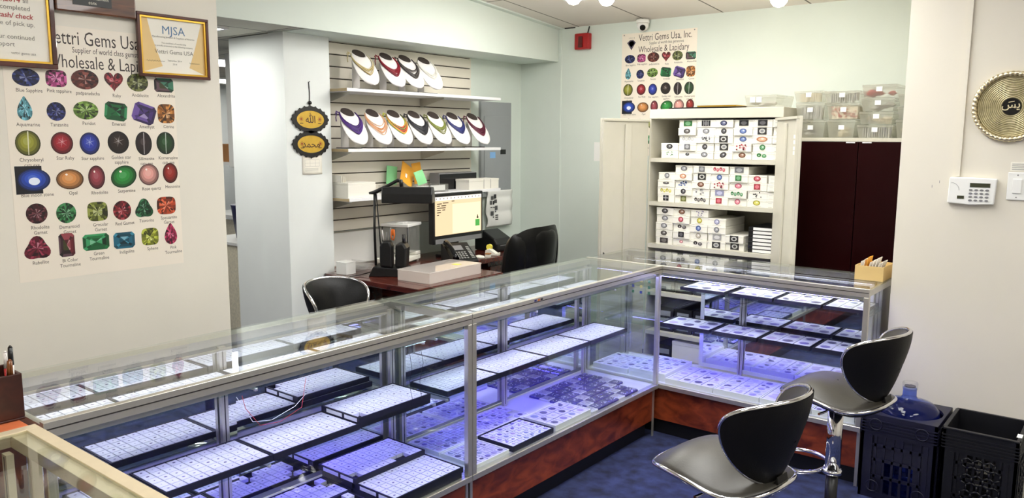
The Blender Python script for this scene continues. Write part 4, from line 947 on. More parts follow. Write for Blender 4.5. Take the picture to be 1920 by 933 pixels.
# phone
t = thing('desk_phone', 'black desk phone with a display and handset below the monitor', 'phone', (-3.755, 4.11, DT), PI/2-.4)
m = MB(); m.prism([(-.11, 0), (.10, 0), (.10, .12), (.085, .125), (-.11, .02)], -.10, .10, axis='x'); m.build('body', 'black_plastic', t, bevel=.004)
ang = math.atan2(.105, .195); F = Matrix.Translation((0, -.11, .02)) @ Matrix.Rotation(ang, 4, 'X')
m = MB(F); m.box((-.045, .13, .0005), (.035, .185, .003)); m.build('display', 'grey_plastic', t)
m = MB(F)
for i in range(4):
    for j in range(4): m.box((-.042+.022*i, .03+.022*j, .0005), (-.028+.022*i, .042+.022*j, .004))
for j in range(8): m.box((.06, .03+.018*j, .0005), (.085, .04+.018*j, .003))
m.build('keypad', 'grey_key', t)
m = MB(F); m.tube([(-.078, .0, .022), (-.078, .03, .034), (-.078, .10, .040), (-.078, .17, .034), (-.078, .20, .022)], [.022, .018, .015, .018, .022], 12); m.build('handset', 'black_gloss', t)
m = MB(); m.lathe([(.004, 0), (.016, .003), (.016, .02), (.006, .026)], 12, (-.12, -.135, 0)); m.build('cord_plug', 'chrome', t)
# printer, small things
t = thing('label_printer', 'small black label printer between monitor and wall chart', 'printer', (-3.97, 4.74, DT), PI/2)
m = MB(); m.prism([(-.12, 0), (.11, 0), (.11, .13), (.03, .16), (-.09, .10), (-.12, .06)], -.10, .10, axis='x'); m.build('body', 'black_plastic', t, bevel=.012)
m = MB(); m.box((-.06, -.1215, .045), (.06, -.1203, .05)); m.build('paper_slot', 'grey_plastic', t)
t = thing('tape_dispenser', 'ivory tape dispenser with yellow top near the office chair', 'tape dispenser', (-3.77, 4.50, DT), PI/2+.3)
m = MB(); m.prism([(-.05, 0), (.06, 0), (.055, .04), (.02, .052), (-.03, .02), (-.05, .024)], -.025, .025, axis='x'); m.build('body', 'ivory_plastic', t, bevel=.005)
m = MB(); m.cyl((-.012, .03, .062), (.012, .03, .062), .022, n=20); m.build('tape_roll', 'yellow_plastic', t)
t = thing('ring_box', 'tiny white ring box in front of the tape dispenser', 'box', (-3.735, 4.40, DT), .3); m = MB(); m.box((-.018, -.018, 0), (.018, .018, .022)); m.build('base', 'ivory_plastic', t, bevel=.002); m = MB(); m.box((-.019, -.019, .0225), (.019, .019, .032)); m.build('lid', 'brown_carton', t, bevel=.002)
t = thing('computer_mouse', 'white rounded computer mouse on the desk beside ring box', 'mouse', (-3.755, 4.325, DT), .3); m = MB(); m.lathe([(.026, 0), (.030, .006), (.024, .018), (.008, .024)], 20, sx=1.5); m.build('shell', 'ivory_plastic', t)

# ------------------------------------------------------------------ executive chair, bar stools
t = thing('office_chair', 'black padded leather executive office chair at the desk', 'office chair', (-3.46, 4.27, 0), PI+.08)
def pad(m, w, h, d, z, x0, lean=.12, cx=0.0, e=.55, back=.8):
    """cushion with rounded outline: x0 its middle plane, bulging d to the front"""
    for sg in (1, -back):
        def f(a, b):
            th = 2*PI*a; r = .02+.98*b; c, s_ = math.cos(th), math.sin(th)
            yy = w/2*math.copysign(abs(c)**e, c)*r; zz = h/2*math.copysign(abs(s_)**e, s_)*r
            Z = z+h/2+zz
            return (x0-lean*(Z-.5)+sg*d*(1-b**2.6)**.6 + .10*((cx+yy)/.3)**2, cx+yy, Z)
        m.grid(f, 48, 10, cu=True)
m = MB(); pad(m, .60, .58, .050, .485, -.26, e=.50); m.build('backrest', 'black_leather', t)
m = MB(); pad(m, .36, .30, .066, .75, -.255); pb = m.build('head_pad', 'black_leather', t)
m = MB(); pad(m, .36, .22, .066, .525, -.255); m.build('lumbar_pad', 'black_leather', t)
for s in (-1, 1):
    m = MB(); pad(m, .12, .50, .066, .53, -.25, cx=s*.232); m.build('side_bolster', 'black_leather', t)
m = MB(); m.grid(lambda a, b: (.52*(a-.5), .52*(b-.5), .50+.05*(math.sin(a*PI)*math.sin(b*PI))**.4), 16, 16); m.grid(lambda a, b: (.52*(a-.5), .52*(b-.5), .50-.05*(math.sin(a*PI)*math.sin(b*PI))**.4), 16, 16); m.build('seat', 'black_leather', t)
for s in (-1, 1):
    m = MB(); m.tube([(-.22, s*.27, .56), (-.20, s*.30, .66), (.10, s*.30, .68), (.18, s*.29, .62), (.12, s*.28, .50)], .022, 10); m.build('armrest', 'black_plastic', t)
m = MB(); m.cyl((0, 0, .12), (0, 0, .45), .03, n=16); m.build('gas_column', 'black_plastic', t)
for k in range(5):
    a = 2*PI*k/5; m = MB(); m.tube([(0, 0, .12), (.15*math.cos(a), .15*math.sin(a), .11), (.30*math.cos(a), .30*math.sin(a), .075)], [.03, .022, .016], 8); l = m.build('leg', 'black_plastic', t)
    m = MB(); m.cyl((.30*math.cos(a)-.012, .30*math.sin(a), .03), (.30*math.cos(a)+.012, .30*math.sin(a), .03), .029, n=14); m.build('caster', 'black_plastic', l)

def bar_stool(label, loc, rotz, zs, back_lift=0.0, seat_mat='stool_leather'):
    """saddle stool, facing local +x; zs = height of the seat rim"""
    t = thing('bar_stool', label, 'bar stool', loc, rotz, 'black saddle bar stools')
    def wave(x):     # saddle profile from the back edge (x<0) to the front lip
        q = x/.205; return .018*math.cos((q-.42)*2.5) + .055*max(0, -q-.45)**1.5 - .030*max(0, q-.55)
    def rim(th, k=1.0):
        c, s = math.cos(th), math.sin(th)
        x = .205*math.copysign(abs(c)**.80, c)*k; y = .195*math.copysign(abs(s)**.80, s)*k
        return x, y, zs + wave(x)
    def top(a, b):
        th = 2*PI*a; x, y, z = rim(th, b); return (x, y, z + .040*(1-b**2.6))
    def under(a, b):
        th = 2*PI*a; x, y, z = rim(th, b); return (x, y, z - .012 - .035*(1-b**4))
    m = MB(); m.grid(lambda a, b: top(a, .02+.98*b), 40, 12, cu=True); m.grid(lambda a, b: (rim(2*PI*a)[0], rim(2*PI*a)[1], rim(2*PI*a)[2]-.014*b), 40, 2, cu=True); bmesh.ops.remove_doubles(m.bm, verts=m.bm.verts, dist=.0015); m.build('seat', seat_mat, t)
    m = MB(); m.grid(lambda a, b: under(a, .02+.98*b), 40, 10, cu=True); bmesh.ops.remove_doubles(m.bm, verts=m.bm.verts, dist=.0015); m.build('seat_shell', 'stool_back', t, solid=.006)
    m = MB(); m.tube([Vector(rim(2*PI*i/64))*1 + Vector((0, 0, -.006)) for i in range(64)], .0075, 10, closed=True); m.build('seat_trim', 'chrome', t)
    zb = zs+.142+back_lift
    def bk(phi, r, off=0.0):
        c, s = math.cos(phi), math.sin(phi)
        A = math.copysign(abs(c)**.9, c)*r; Hh = math.copysign(abs(s)**.9, s)*r
        th = A*1.26*(.90+.10*Hh); h = zb + .138*Hh + .018*A*A
        R = .205 + off + .040*Hh - .02*A*A
        return (-.005 - R*math.cos(th), R*math.sin(th), h)
    m = MB(); m.grid(lambda a, b: bk(2*PI*a, .02+.96*b, -.012-.016*(1-b**4)), 48, 10, cu=True); m.build('backrest_pad', seat_mat if seat_mat != 'stool_leather' else 'stool_leather', t)
    m = MB(); m.grid(lambda a, b: bk(2*PI*a, .02+.98*b, .008+.012*(1-b**3)), 48, 10, cu=True); m.grid(lambda a, b: bk(2*PI*a, .98, -.012+.020*b), 48, 2, cu=True); m.build('backrest', 'stool_back', t)
    m = MB(); m.tube([bk(2*PI*i/72, 1.0, -.002) for i in range(72)], .0078, 10, closed=True); m.build('backrest_trim', 'chrome', t)
    m = MB(); m.prism([(-.10, zs-.05), (-.185, zs-.022), (-.200, zs+.01), (-.195, zs+.03), (-.180, zs-.005), (-.10, zs-.043)], -.03, .03, axis='y'); m.build('back_bracket', 'stool_back', t)
    m = MB(); m.cyl((0, 0, .30), (0, 0, zs-.045), .030, n=24); m.build('column', 'chrome', t)
    m = MB(); m.cyl((0, 0, .02), (0, 0, .2995), .024, n=24); m.build('gas_lift', 'black_plastic', t)
    m = MB(); m.lathe([(.20, 0), (.20, .006), (.16, .014), (.06, .024), (.03, .05), (.026, .06)], 40); m.build('base', 'chrome', t)
    m = MB(); m.lathe([(.0305, .30), (.038, .302), (.038, .318), (.0305, .32)], 24); c_ = m.build('collar', 'chrome', t)
    m = MB(); m.tube([(.034, .0, .310)] + [(.145+.118*math.cos(PI-.55-(2*PI-1.1)*i/30), .125*math.sin(PI-.55-(2*PI-1.1)*i/30), .312) for i in range(31)] + [(.034, -.002, .310)], .0085, 10); m.build('footrest', 'chrome', c_)
    m = MB(); m.tube([(0, .03, zs-.05), (0, .10, zs-.06), (0, .16, zs-.055)], .005, 8); m.build('lift_lever', 'chrome', t)
    return t
bar_stool('black and chrome saddle bar stool in front, by the second case', (-.965, 2.285, 0), PI-.12, .632)
bar_stool('black and chrome saddle bar stool at the end case, by the crates', (-.90, 3.235, 0), PI-.12, .645)
bar_stool('black glossy saddle stool behind the cases at the desk', (-2.85, 2.40, 0), .10, .690, seat_mat='black_leather')
# ------------------------------------------------------------------ steel cabinet with gem boxes
CX0, CX1, CY0, CY1, CT = -2.630, -1.730, 4.76, 5.30, 1.842
t = thing('steel_cabinet', 'beige steel cabinet with both doors open and shelves of white boxes', 'cabinet', (CX0, CY0, 0))
w, d = CX1-CX0, CY1-CY0
m = MB(); m.box((0, .002, 0), (.012, d, CT-.062)); m.box((w-.012, .002, 0), (w, d, CT-.062)); m.box((.012, d-.004, 0), (w-.012, d, CT-.062)); m.box((0, .0, CT-.0615), (w, d, CT)); m.box((.012, .002, 0), (w-.012, d-.004, .08)); m.build('body', 'cabinet_steel', t, bevel=.002, seg=1)
CZ = (1.522, 1.231, .946, .62, .345)
for z in CZ: m = MB(); m.box((.0125, .004, z-.026), (w-.0125, d-.0045, z)); m.build('shelf', 'cabinet_steel', t)
def cab_door(hx, closed, op, side):
    dr = MB(Matrix.Translation((hx, -.012, 0)) @ Matrix.Rotation(closed+op, 4, 'Z'))
    L = .428; sg = side
    dr.box((0, min(0, -sg*.018), .08), (L, max(0, -sg*.018), CT-.064)); o = dr.build('door', 'cabinet_steel', t, bevel=.003)
    k = MB(Matrix.Translation((hx, -.012, 0)) @ Matrix.Rotation(closed+op, 4, 'Z')); y0, y1 = sorted((sg*.0003, sg*.012))
    k.box((.17, y0, .12), (.225, y1, CT-.10)); k.build('stiffener', 'cabinet_steel', o, bevel=.003)
    k = MB(Matrix.Translation((hx, -.012, 0)) @ Matrix.Rotation(closed+op, 4, 'Z')); k.box((.002, min(sg*.0002, sg*.014), CT-.080), (L-.002, max(sg*.0002, sg*.014), CT-.066)); k.box((L-.016, min(sg*.0002, sg*.014), .10), (L-.002, max(sg*.0002, sg*.014), CT-.082)); k.build('door_lip', 'cabinet_steel', o)
    k = MB(Matrix.Translation((hx, -.012, 0)) @ Matrix.Rotation(closed+op, 4, 'Z')); k.cyl((L-.03, sg*.0005, .905), (L-.03, sg*.004, .905), .012, n=14); k.build('lock', 'black_plastic', o)
    return o, k
dl, _ = cab_door(.002, 0, -math.radians(104), 1)
dr, _ = cab_door(w-.002-.03, PI, math.radians(126), -1)
k = MB(Matrix.Translation((w-.032, -.012, 0)) @ Matrix.Rotation(PI+math.radians(126), 4, 'Z'))
for i, z in enumerate((1.655, 1.625, 1.59, 1.565)): k.box((.34, -.0012, z), (.39, -.0003, z+.02))
k.build('label_strip', 'white_card', dr)
PICS = {  # bottom to top
 0: [['green dots', 'black oval'], ['tiny black oval', 'grey square', 'pale ovals', 'dark olive oval', 'green rectangle'], ['grey-green oval', 'black round', 'grey cluster', 'grey oval', 'black striped'], ['black tilted oval', 'grey framed oval', 'dark framed pearl', 'black round', 'navy oval'], ['brown oval', 'red cluster', 'blue oval', 'blue-grey oval', 'black rectangle'], ['green pair', 'green round', 'orange lump', 'grey framed oval', 'black rectangle'], ['plain grey'] * 5],
 1: [['black cross', 'yellow-green ovals', 'flat dark oval', 'grey round'], ['olive square', 'black round', 'blue cluster', 'orange oval', 'grey oval'], ['dark ovals', 'pale cluster', 'brown oval', 'black framed pearl', 'grey square'], ['red square', 'lilac rectangle', 'red cluster', 'blue-grey round', 'red ovals'], ['pink round', 'green ovals', 'pink oval', 'green-grey square', 'grey rectangle'], ['yellow-green oval', 'black dots', 'red square', 'red oval'], ['plain grey'] * 4],
 2: [['dark rectangle', 'dark oval', 'grey oval', 'grey-green oval', 'black oval'], ['small pink oval', 'black square', 'dark pair', 'red-brown round', 'brown oval'], ['dark pair', 'beige round', 'blue round', 'yellow round', 'purple dots'], ['grey framed oval', 'pale blue rectangle', 'grey round', 'lilac-grey round'], ['dark framed oval', 'black framed oval']]}
PC = {'green': (60, 130, 70), 'black': (34, 32, 36), 'grey': (130, 130, 134), 'pale': (190, 188, 186), 'dark': (60, 54, 52), 'olive': (120, 124, 60), 'navy': (50, 56, 96), 'brown': (120, 70, 44), 'red': (190, 60, 74), 'blue': (70, 96, 160), 'orange': (220, 150, 110), 'yellow': (200, 190, 60), 'lilac': (160, 160, 196), 'pink': (220, 110, 130), 'beige': (190, 180, 160), 'purple': (110, 90, 150), 'tiny': (40, 40, 42), 'small': (220, 130, 140), 'flat': (50, 44, 46), 'plain': (200, 200, 196)}
BW, BH, BD = .122, .049, .30
XS = {0: [-2.545+.1245*i for i in range(7)], 1: [-2.562+.1245*i for i in range(7)], 2: [-2.567+.1245*i for i in range(5)]}
ORD = ['first', 'second', 'third', 'fourth', 'fifth', 'sixth', 'seventh']; SHN = ('top', 'middle', 'lower')
def picture(m, desc, y):
    toks = desc.replace('-', ' ').split(); c = PC.get(toks[0], (120, 120, 120)); rng = random.Random(desc)
    def el(x, z, a, b, col, dy=0, n=16, ang=0):
        m.poly([(x+a*math.cos(2*PI*i/n)*math.cos(ang)-b*math.sin(2*PI*i/n)*math.sin(ang), y-dy, z+b*math.sin(2*PI*i/n)*math.cos(ang)+a*math.cos(2*PI*i/n)*math.sin(ang)) for i in range(n)], 0, col)
    def rc(x, z, a, b, col, dy=0): m.poly([(x-a, y-dy, z-b), (x+a, y-dy, z-b), (x+a, y-dy, z+b), (x-a, y-dy, z+b)], 0, col)
    k = toks[-1]; cx, cz = BW*.5, .028
    if k in ('oval', 'ovals', 'lump', 'pair', 'round', 'pearl'):
        if 'framed' in desc: rc(cx, cz, .021, .0155, (50, 48, 48)); el(cx, cz, .014, .011, (196, 196, 190), .0002); el(cx, cz, .008, .006, c, .0004)
        elif k in ('ovals', 'pair'):
            for i in range(4 if k == 'ovals' else 2): el(cx+(i-(1.5 if k == 'ovals' else .5))*(.015 if k == 'ovals' else .024), cz+.002*(-1)**i, .007 if k == 'ovals' else .011, .009, shade(c, 1.2 if i % 2 else .9)); el(cx+(i-(1.5 if k == 'ovals' else .5))*(.015 if k == 'ovals' else .024), cz, .003, .004, shade(c, 1.6), .0002)
        else:
            a, b = {'round': (.0135, .0135), 'lump': (.026, .012), 'pearl': (.013, .013)}.get(k, (.017, .0125)); b = .006 if 'flat' in desc else b; f = .6 if toks[0] in ('tiny', 'small') else 1
            an = .5 if 'tilted' in desc else 0
            el(cx, cz, a*f, b*f, shade(c, .8), 0, 16, an); el(cx, cz, a*.7*f, b*.7*f, shade(c, 1.25), .0002, 12, an); el(cx+.002, cz+.002, a*.3*f, b*.3*f, shade(c, 1.7), .0004, 8, an)
    elif k in ('cluster', 'dots'):
        for i in range(14 if k == 'cluster' else 9): el(cx+rng.uniform(-.026, .026)*(1 if k == 'cluster' else .8), cz+rng.uniform(-.012, .012), .0045 if k == 'cluster' else .003, .004 if k == 'cluster' else .003, shade(c, rng.choice((.6, .9, 1.2, 1.5))), .0002*(i % 3), 8)
    elif k in ('square', 'rectangle', 'striped', 'cross', 'grey'):
        if k == 'grey': rc(cx, cz, .02, .001, c)
        else:
            a = .015 if k in ('square', 'cross') else .022; rc(cx, cz, a, .0135, shade(c, .85)); el(cx, cz, a*.65, .009, shade(c, 1.3), .0002)
            if k == 'striped':
                for i in (-1, 0, 1): rc(cx+i*.012, cz, .0015, .0135, (150, 150, 150), .0004)
            if k == 'cross': rc(cx, cz, .014, .001, (220, 220, 220), .0004); rc(cx, cz, .001, .013, (220, 220, 220), .0004)
    m.bm.verts.ensure_lookup_table()
    for v_ in m.bm.verts: v_.co.x = cx+(v_.co.x-cx)*1.35; v_.co.z = cz+(v_.co.z-cz)*1.30
    rc(cx, .006, .030, .0007, (150, 150, 146)); rc(.008, .042, .002, .0014, (150, 150, 146))
body = MB(); body.box((0, 0, 0), (BW, BD, BH-.013)); body = body.build('tmp', 'carton_white', bevel=.0012, seg=1); BODY = body
lid = MB(); lid.box((-.0008, -.0008, BH-.0126), (BW+.0008, BD, BH-.0006)); LID = lid.build('tmp', 'carton_white', bevel=.0012, seg=1)
for s in (0, 1, 2):
    for ci, col in enumerate(PICS[s]):
        for ri, desc in enumerate(col):
            bt = thing('gem_carton', 'white carton, %s picture, %s up, %s stack from desk, %s cabinet shelf' % (desc, ORD[ri], ORD[ci], SHN[s]), 'carton', (XS[s][ci]+.003*math.sin(ri*5+ci*3), CY0+.020+.006*math.sin(ri*3+ci*2)-(.0 if s < 2 else .0), CZ[s]+.0006+ri*(BH+.0006)), 0, 'white gem cartons in the steel cabinet')
            if ci == 6: bt.scale.x = .42
            for nm, src in (('tray', BODY), ('lid', LID)):
                o = src.copy(); o.name = nm; C.objects.link(o); o.parent = bt
            p = MB(); picture(p, desc, -.0016); p.build('gem_print', 'print', bt, recalc=False)
bpy.data.objects.remove(BODY); bpy.data.objects.remove(LID)
for i in range(7):
    t = thing('flat_box', 'flat black box with white end, %s up in the cabinet corner stack' % ORD[i], 'box', (-1.925, CY0+.03, CZ[2]+.0006+i*.0232), 0, 'flat black boxes on the lower cabinet shelf')
    m = MB(); m.box((0, 0, 0), (.15, .30, .0222)); m.build('body', 'black_plastic', t, bevel=.001, seg=1); m = MB(); m.box((.03, -.0012, .003), (.148, -.0003, .0195)); m.build('end_label', 'white_card', t)
for r, z0 in enumerate((CZ[3], CZ[4], .08)):
    for i in range(6):
        x = -2.56+.135*i
        for j in range(2):
            if r == 2 and i in (1, 2): continue
            t = thing('storage_box', 'black storage box in the cabinet base, %s across, %s row of the %s tier' % (ORD[i], ('bottom', 'upper')[j], ('upper', 'middle', 'floor')[r]), 'box', (x, CY0+.05, z0+.0006+j*.086), 0, 'black boxes in the cabinet base')
            m = MB(); m.box((0, 0, 0), (.125, .35, .082)); m.build('body', 'black_plastic', t, bevel=.002, seg=1); m = MB(); m.box((.02, -.0012, .02), (.105, -.0003, .055)); m.build('end_label', 'panel_grey', t)
t = thing('white_carton', 'white carton among black boxes on the steel cabinet floor', 'carton', (-2.42, CY0+.02, .0806)); m = MB(); m.box((0, 0, 0), (.20, .36, .19)); m.build('body', 'carton_white', t, bevel=.002); m = MB(); m.box((-.001, -.001, .1905), (.201, .361, .215)); m.build('lid', 'carton_white', t, bevel=.002)

# framed certificates lying on the cabinet
for i, (x, wd, mt) in enumerate(((-2.50, .52, 'black_plastic'), (-2.30, .26, 'gold'))):
    t = thing('flat_certificate', ('thin black picture frame lying flat on the steel cabinet', 'thin gold picture frame lying atop the black one')[i], 'picture frame', (x, CY0+.02, CT+.0006+i*.0095), .02)
    m = MB()
    for lo, hi in (((0, 0, 0), (wd, .02, .009)), ((0, .30, 0), (wd, .32, .009)), ((0, .02, 0), (.02, .30, .009)), ((wd-.02, .02, 0), (wd, .30, .009))): m.box(lo, hi)
    m.build('frame', mt, t); m = MB(); m.box((.02, .02, .002), (wd-.02, .30, .007)); m.build('picture', 'paper', t)

# ------------------------------------------------------------------ dark maroon cabinet and the plastic bins on it
DX0, DX1, DY0, DY1, DT_ = -1.705, -.935, 4.85, 5.40, 1.660
t = thing('dark_cabinet', 'dark maroon glossy cabinet with white top beside the steel cabinet', 'cabinet', (DX0, DY0, 0))
w = DX1-DX0
m = MB(); m.box((0, .02, 0), (w, DY1-DY0, DT_-.022)); m.build('body', 'maroon', t)
m = MB(); m.box((-.004, -.002, DT_-.0216), (w+.002, DY1-DY0, DT_)); m.build('top', 'cabinet_steel', t, bevel=.002)
for i in range(2):
    a = .002+i*w/2; m = MB(); m.box((a, 0, .05), (a+w/2-.004, .0195, DT_-.0225)); o = m.build('door', 'maroon', t, bevel=.002)
    m = MB(); x = a+(w/2-.07 if i == 0 else .02); m.box((x, -.004, DT_-.030), (x+.05, -.0004, DT_-.0226)); m.build('door_catch', 'white_metal', o)
def bin_(label, x0, x1, z0, z1, mt, y=DY0+.02, depth=.30, card=True, contents='bag', grp='clear plastic bins on the dark cabinet'):
    w, h = x1-x0, z1-z0-.001; t = thing('plastic_bin', label, 'plastic bin', (x0, y, z0+.0006), 0, grp)
    m = MB(); i_ = .012
    lo = [(i_, i_), (w-i_, i_), (w-i_, depth-i_), (i_, depth-i_)]; hi = [(.002, .002), (w-.002, .002), (w-.002, depth-.002), (.002, depth-.002)]
    A = [m.v((a, b, 0)) for a, b in lo]; B_ = [m.v((a, b, h-.016)) for a, b in hi]; m.face(A[::-1])
    for k in range(4): m.face([A[k], A[(k+1) % 4], B_[(k+1) % 4], B_[k]])
    m.build('body', 'bin_plastic', t)
    m = MB(); m.box((0, 0, h-.0155), (w, depth, h-.001)); m.build('lid', 'bin_plastic', t, bevel=.002, seg=1)
    if card: m = MB(); m.box((w*.42, -.0012 if True else 0, h*.45), (w*.42+.032, .0, h*.45+.026)); m.build('label_card', 'white_card', t)
    rng = random.Random(int(x0*1000+z0*100)); m = MB()
    if contents == 'bag':
        for k in range(7): x = rng.uniform(.03, w-.03); z = rng.uniform(.012, h*.5); m.lathe([(.004, -.014), (rng.uniform(.02, .032), 0), (.008, .015)], 9, (x, rng.uniform(.045, .10), z), sx=1.1, smooth=False)
    elif contents == 'strip':
        for k in range(12): x = .03+(w-.06)*k/11; m.box((x-.003, .03, .006), (x+.003, .08, h*.75), m=Matrix.Rotation(rng.uniform(-.05, .05), 4, 'Y'))
    else:
        for k in range(40): m.lathe([(.001, -.005), (.005, 0), (.001, .005)], 6, (rng.uniform(.02, w-.02), rng.uniform(.018, .03), .012+abs(rng.gauss(0, h*.22))), smooth=False)
    if contents == 'bead':
        b = MB(); b.box((.022, .034, .004), (w-.022, .20, h*.8)); b.build('filling', 'bag_cream', t)
    m.build('contents', mt, t)['kind'] = 'stuff'
    return t
bt = DT_+.0002
BIN = [('clear bin of pale scraps just behind the open cabinet door', -1.695, -1.520, bt, 1.766, 'bag_grey', 'bag'), ('cream filled clear bin in the lowest row, second from steel cabinet', -1.510, -1.350, bt, 1.766, 'bag_cream', 'bag'), ('wide clear bin in the lowest row, third from steel cabinet', -1.341, -1.146, bt, 1.735, 'bag_grey', 'strip'), ('small cream clear bin in the lowest row against the wall edge', -1.135, -.96, bt, 1.762, 'bag_cream', 'bag'),
 ('clear bin of grey strips in the second row, with white card', -1.700, -1.530, 1.767, 1.868, 'bag_grey', 'strip'), ('clear bin of red beads in the second row of bins', -1.515, -1.330, 1.767, 1.862, 'red_gem', 'bead'), ('clear bin of mixed packets on the wide bin', -1.333, -1.148, 1.736, 1.810, 'bag_cream', 'bag'), ('clear bin in the second row against the wall edge', -1.130, -.96, 1.763, 1.834, 'bag_grey', 'bag'),
 ('pale yellow clear bin topmost nearest the steel cabinet', -1.712, -1.545, 1.869, 1.938, 'bag_cream', 'strip'), ('greyish clear bin topmost above the red bead bin', -1.535, -1.330, 1.863, 1.932, 'bag_grey', 'strip'), ('clear bin of white packets in the third row by the wall', -1.328, -1.144, 1.811, 1.888, 'bag_grey', 'bag'), ('clear bin of dark sticks topmost against the wall edge', -1.130, -.96, 1.835, 1.905, 'bag_grey', 'strip'), ('clear bin with large white card, topmost of the tall stack', -1.325, -1.141, 1.889, 1.962, 'red_gem', 'bag')]
for lab, x0, x1, z0, z1, mt, ct in BIN: bin_(lab, x0, x1, z0, z1, mt, contents=ct)
t = bin_('low clear bin with two white cards on the steel cabinet end', -1.985, -1.785, CT+.0002, 1.918, 'bag_grey', y=CY0+.02, contents='bag', card=False)
for x in (.035, .075): m = MB(); m.box((x, -.0012, .03), (x+.032, .0, .062)); m.build('label_card', 'white_card', t)

# ------------------------------------------------------------------ back wall and ceiling fittings
t = thing('wall_notice', 'white printed notice on mint wall beside the open cabinet door', 'notice', (-3.50, YB, 1.47))
m = MB(); m.box((0, -.0012, 0), (.20, -.0004, .15)); m.build('sheet', 'white_card', t); m = MB()
for i in range(8): m.poly([(.06, -.0018, .035+.012*i), (.15, -.0018, .035+.012*i), (.15, -.0018, .038+.012*i), (.06, -.0018, .038+.012*i)], 0, (130, 130, 130))
m.build('printing', 'print', t, recalc=False)
t = thing('fire_alarm', 'red square fire alarm on mint wall near the soffit corner', 'alarm', (-3.675, YB, 2.350))
m = MB(); m.box((0, -.05, 0), (.135, -.001, .125)); m.build('housing', 'alarm_red', t, bevel=.008); m = MB(); m.prism([(.04, .015), (.085, .015), (.080, .10), (.045, .10)], -.062, -.0505, axis='y'); m.build('horn', 'alarm_lens', t, bevel=.004)
m = MB(); m.tube([(.10, -.010, .126), (.105, -.006, .15), (.112, -.004, .178)], .005, 6); m.build('cable', 'black_plastic', t)
t = thing('security_camera', 'white dome security camera with black lens above the gem chart', 'security camera', (-3.055, YB-.055, ceil_z(YB)-.002))
m = MB(); m.lathe([(.048, -.001), (.05, -.02), (.046, -.03)][::-1], 24); m.build('mount', 'device_white', t)
m = MB(); m.lathe([(.046, -.031), (.043, -.055), (.032, -.075), (.012, -.088)], 24); hd = m.build('dome', 'device_white', t); m = MB(); dv = Vector((.42, -.78, -.46)).normalized(); c0 = Vector((0, 0, -.045)); m.cyl(c0+dv*.035, c0+dv*.050, .022, .020, 20); m.build('lens', 'lens_black', hd)

# ------------------------------------------------------------------ right wall fittings
YR = 4.13
t = thing('brass_tray', 'round brass plate with rope rim and black calligraphy centre', 'wall plate', (-.494, YR, 1.797))
m = MB(); n = 96
m.grid(lambda a, b: (.142*math.cos(2*PI*a)+.0105*math.cos(2*PI*b)*math.cos(2*PI*a)*(1+.16*math.sin(48*2*PI*a+2*PI*b)), -.016+.0105*math.sin(2*PI*b)*(1+.16*math.sin(48*2*PI*a+2*PI*b)), .142*math.sin(2*PI*a)+.0105*math.cos(2*PI*b)*math.sin(2*PI*a)*(1+.16*math.sin(48*2*PI*a+2*PI*b))), 288, 10, cu=True, cv=True); m.build('rope_rim', 'brass', t)
m = MB()
for i in range(13):
    r0, r1 = .038+.0072*i, .038+.0072*i+.0068
    A = [[m.v((r*math.cos(2*PI*j/n), y, r*math.sin(2*PI*j/n))) for j in range(n)] for r, y in ((r0, -.006), (r0+.0025, -.0078), (r0+.0045, -.0078), (r1, -.006))]
    for R1, R2 in zip(A, A[1:]):
        for j in range(n): m.face([R1[j], R1[(j+1) % n], R2[(j+1) % n], R2[j]], 1 if R1 is A[1] else 0, smooth=True)
m.build('ringed_field', ['brass_dark', 'brass'], t)
m = MB(); m.prism([(.134*math.cos(2*PI*i/48), .134*math.sin(2*PI*i/48)) for i in range(48)], -.0055, -.001, axis='y'); m.build('back_disc', 'brass_dark', t)
m = MB(); m.prism([(.037*math.cos(2*PI*i/40), .037*math.sin(2*PI*i/40)) for i in range(40)], -.0095, -.0056, axis='y'); m.build('centre_disc', 'black_gloss', t)
m = MB(); m.text('\uFEB2\uFEF3', -.002, -.006, .046, y=-.0102, col=(214, 200, 160), bold=.01); m.poly([(-.012, -.0102, .017), (.010, -.0102, .021), (.010, -.0102, .024), (-.012, -.0102, .020)], 0, (214, 200, 160)); m.build('calligraphy', 'print', t, recalc=False)
t = thing('alarm_keypad', 'white wall alarm keypad with grey display under the thin raceway', 'keypad', (-.713, YR, 1.362), 0)
m = MB(); m.prism([(0, .004), (.09, -.002), (.186, .004), (.192, .118), (.09, .121), (.004, .120)], -.028, -.001, axis='y'); m.build('housing', 'device_white', t, bevel=.004)
m = MB(); m.box((.088, -.0292, .078), (.168, -.0282, .097)); m.build('display', 'lcd_dark', t)
m = MB()
for i in range(4):
    for j in range(4): m.lathe([(.0075, 0), (.006, .002)], 12, (0, 0, 0)) if False else m.prism([(.093+.0215*i+.0078*math.cos(2*PI*q/12), .019+.0155*j+.0045*math.sin(2*PI*q/12)) for q in range(12)], -.0305, -.0283, axis='y')
m.build('keypad', 'grey_plastic', t)
m = MB(); m.box((.040, -.0295, .024), (.068, -.0282, .038)); m.build('brand_badge', 'lcd_dark', t)
m = MB(); m.tube([(.012+.034*math.cos(a), -.0284, .062+.034*math.sin(a)) for a in [PI*.05*i for i in range(11)]], .0008, 6); m.build('door_line', 'grey_plastic', t)
m = MB(); m.prism([(-.690, 1.486), (-.672, 1.486), (-.672, 2.85), (-.690, 2.85)], YR-.012, YR-.0005, axis='y'); tag(m.build('cable_raceway', 'paint_right'), 'thin vertical cable raceway running up from the alarm keypad', 'raceway')
t = thing('light_switch', 'white rocker light switch plate beside the alarm keypad', 'light switch', (-.484, YR, 1.389))
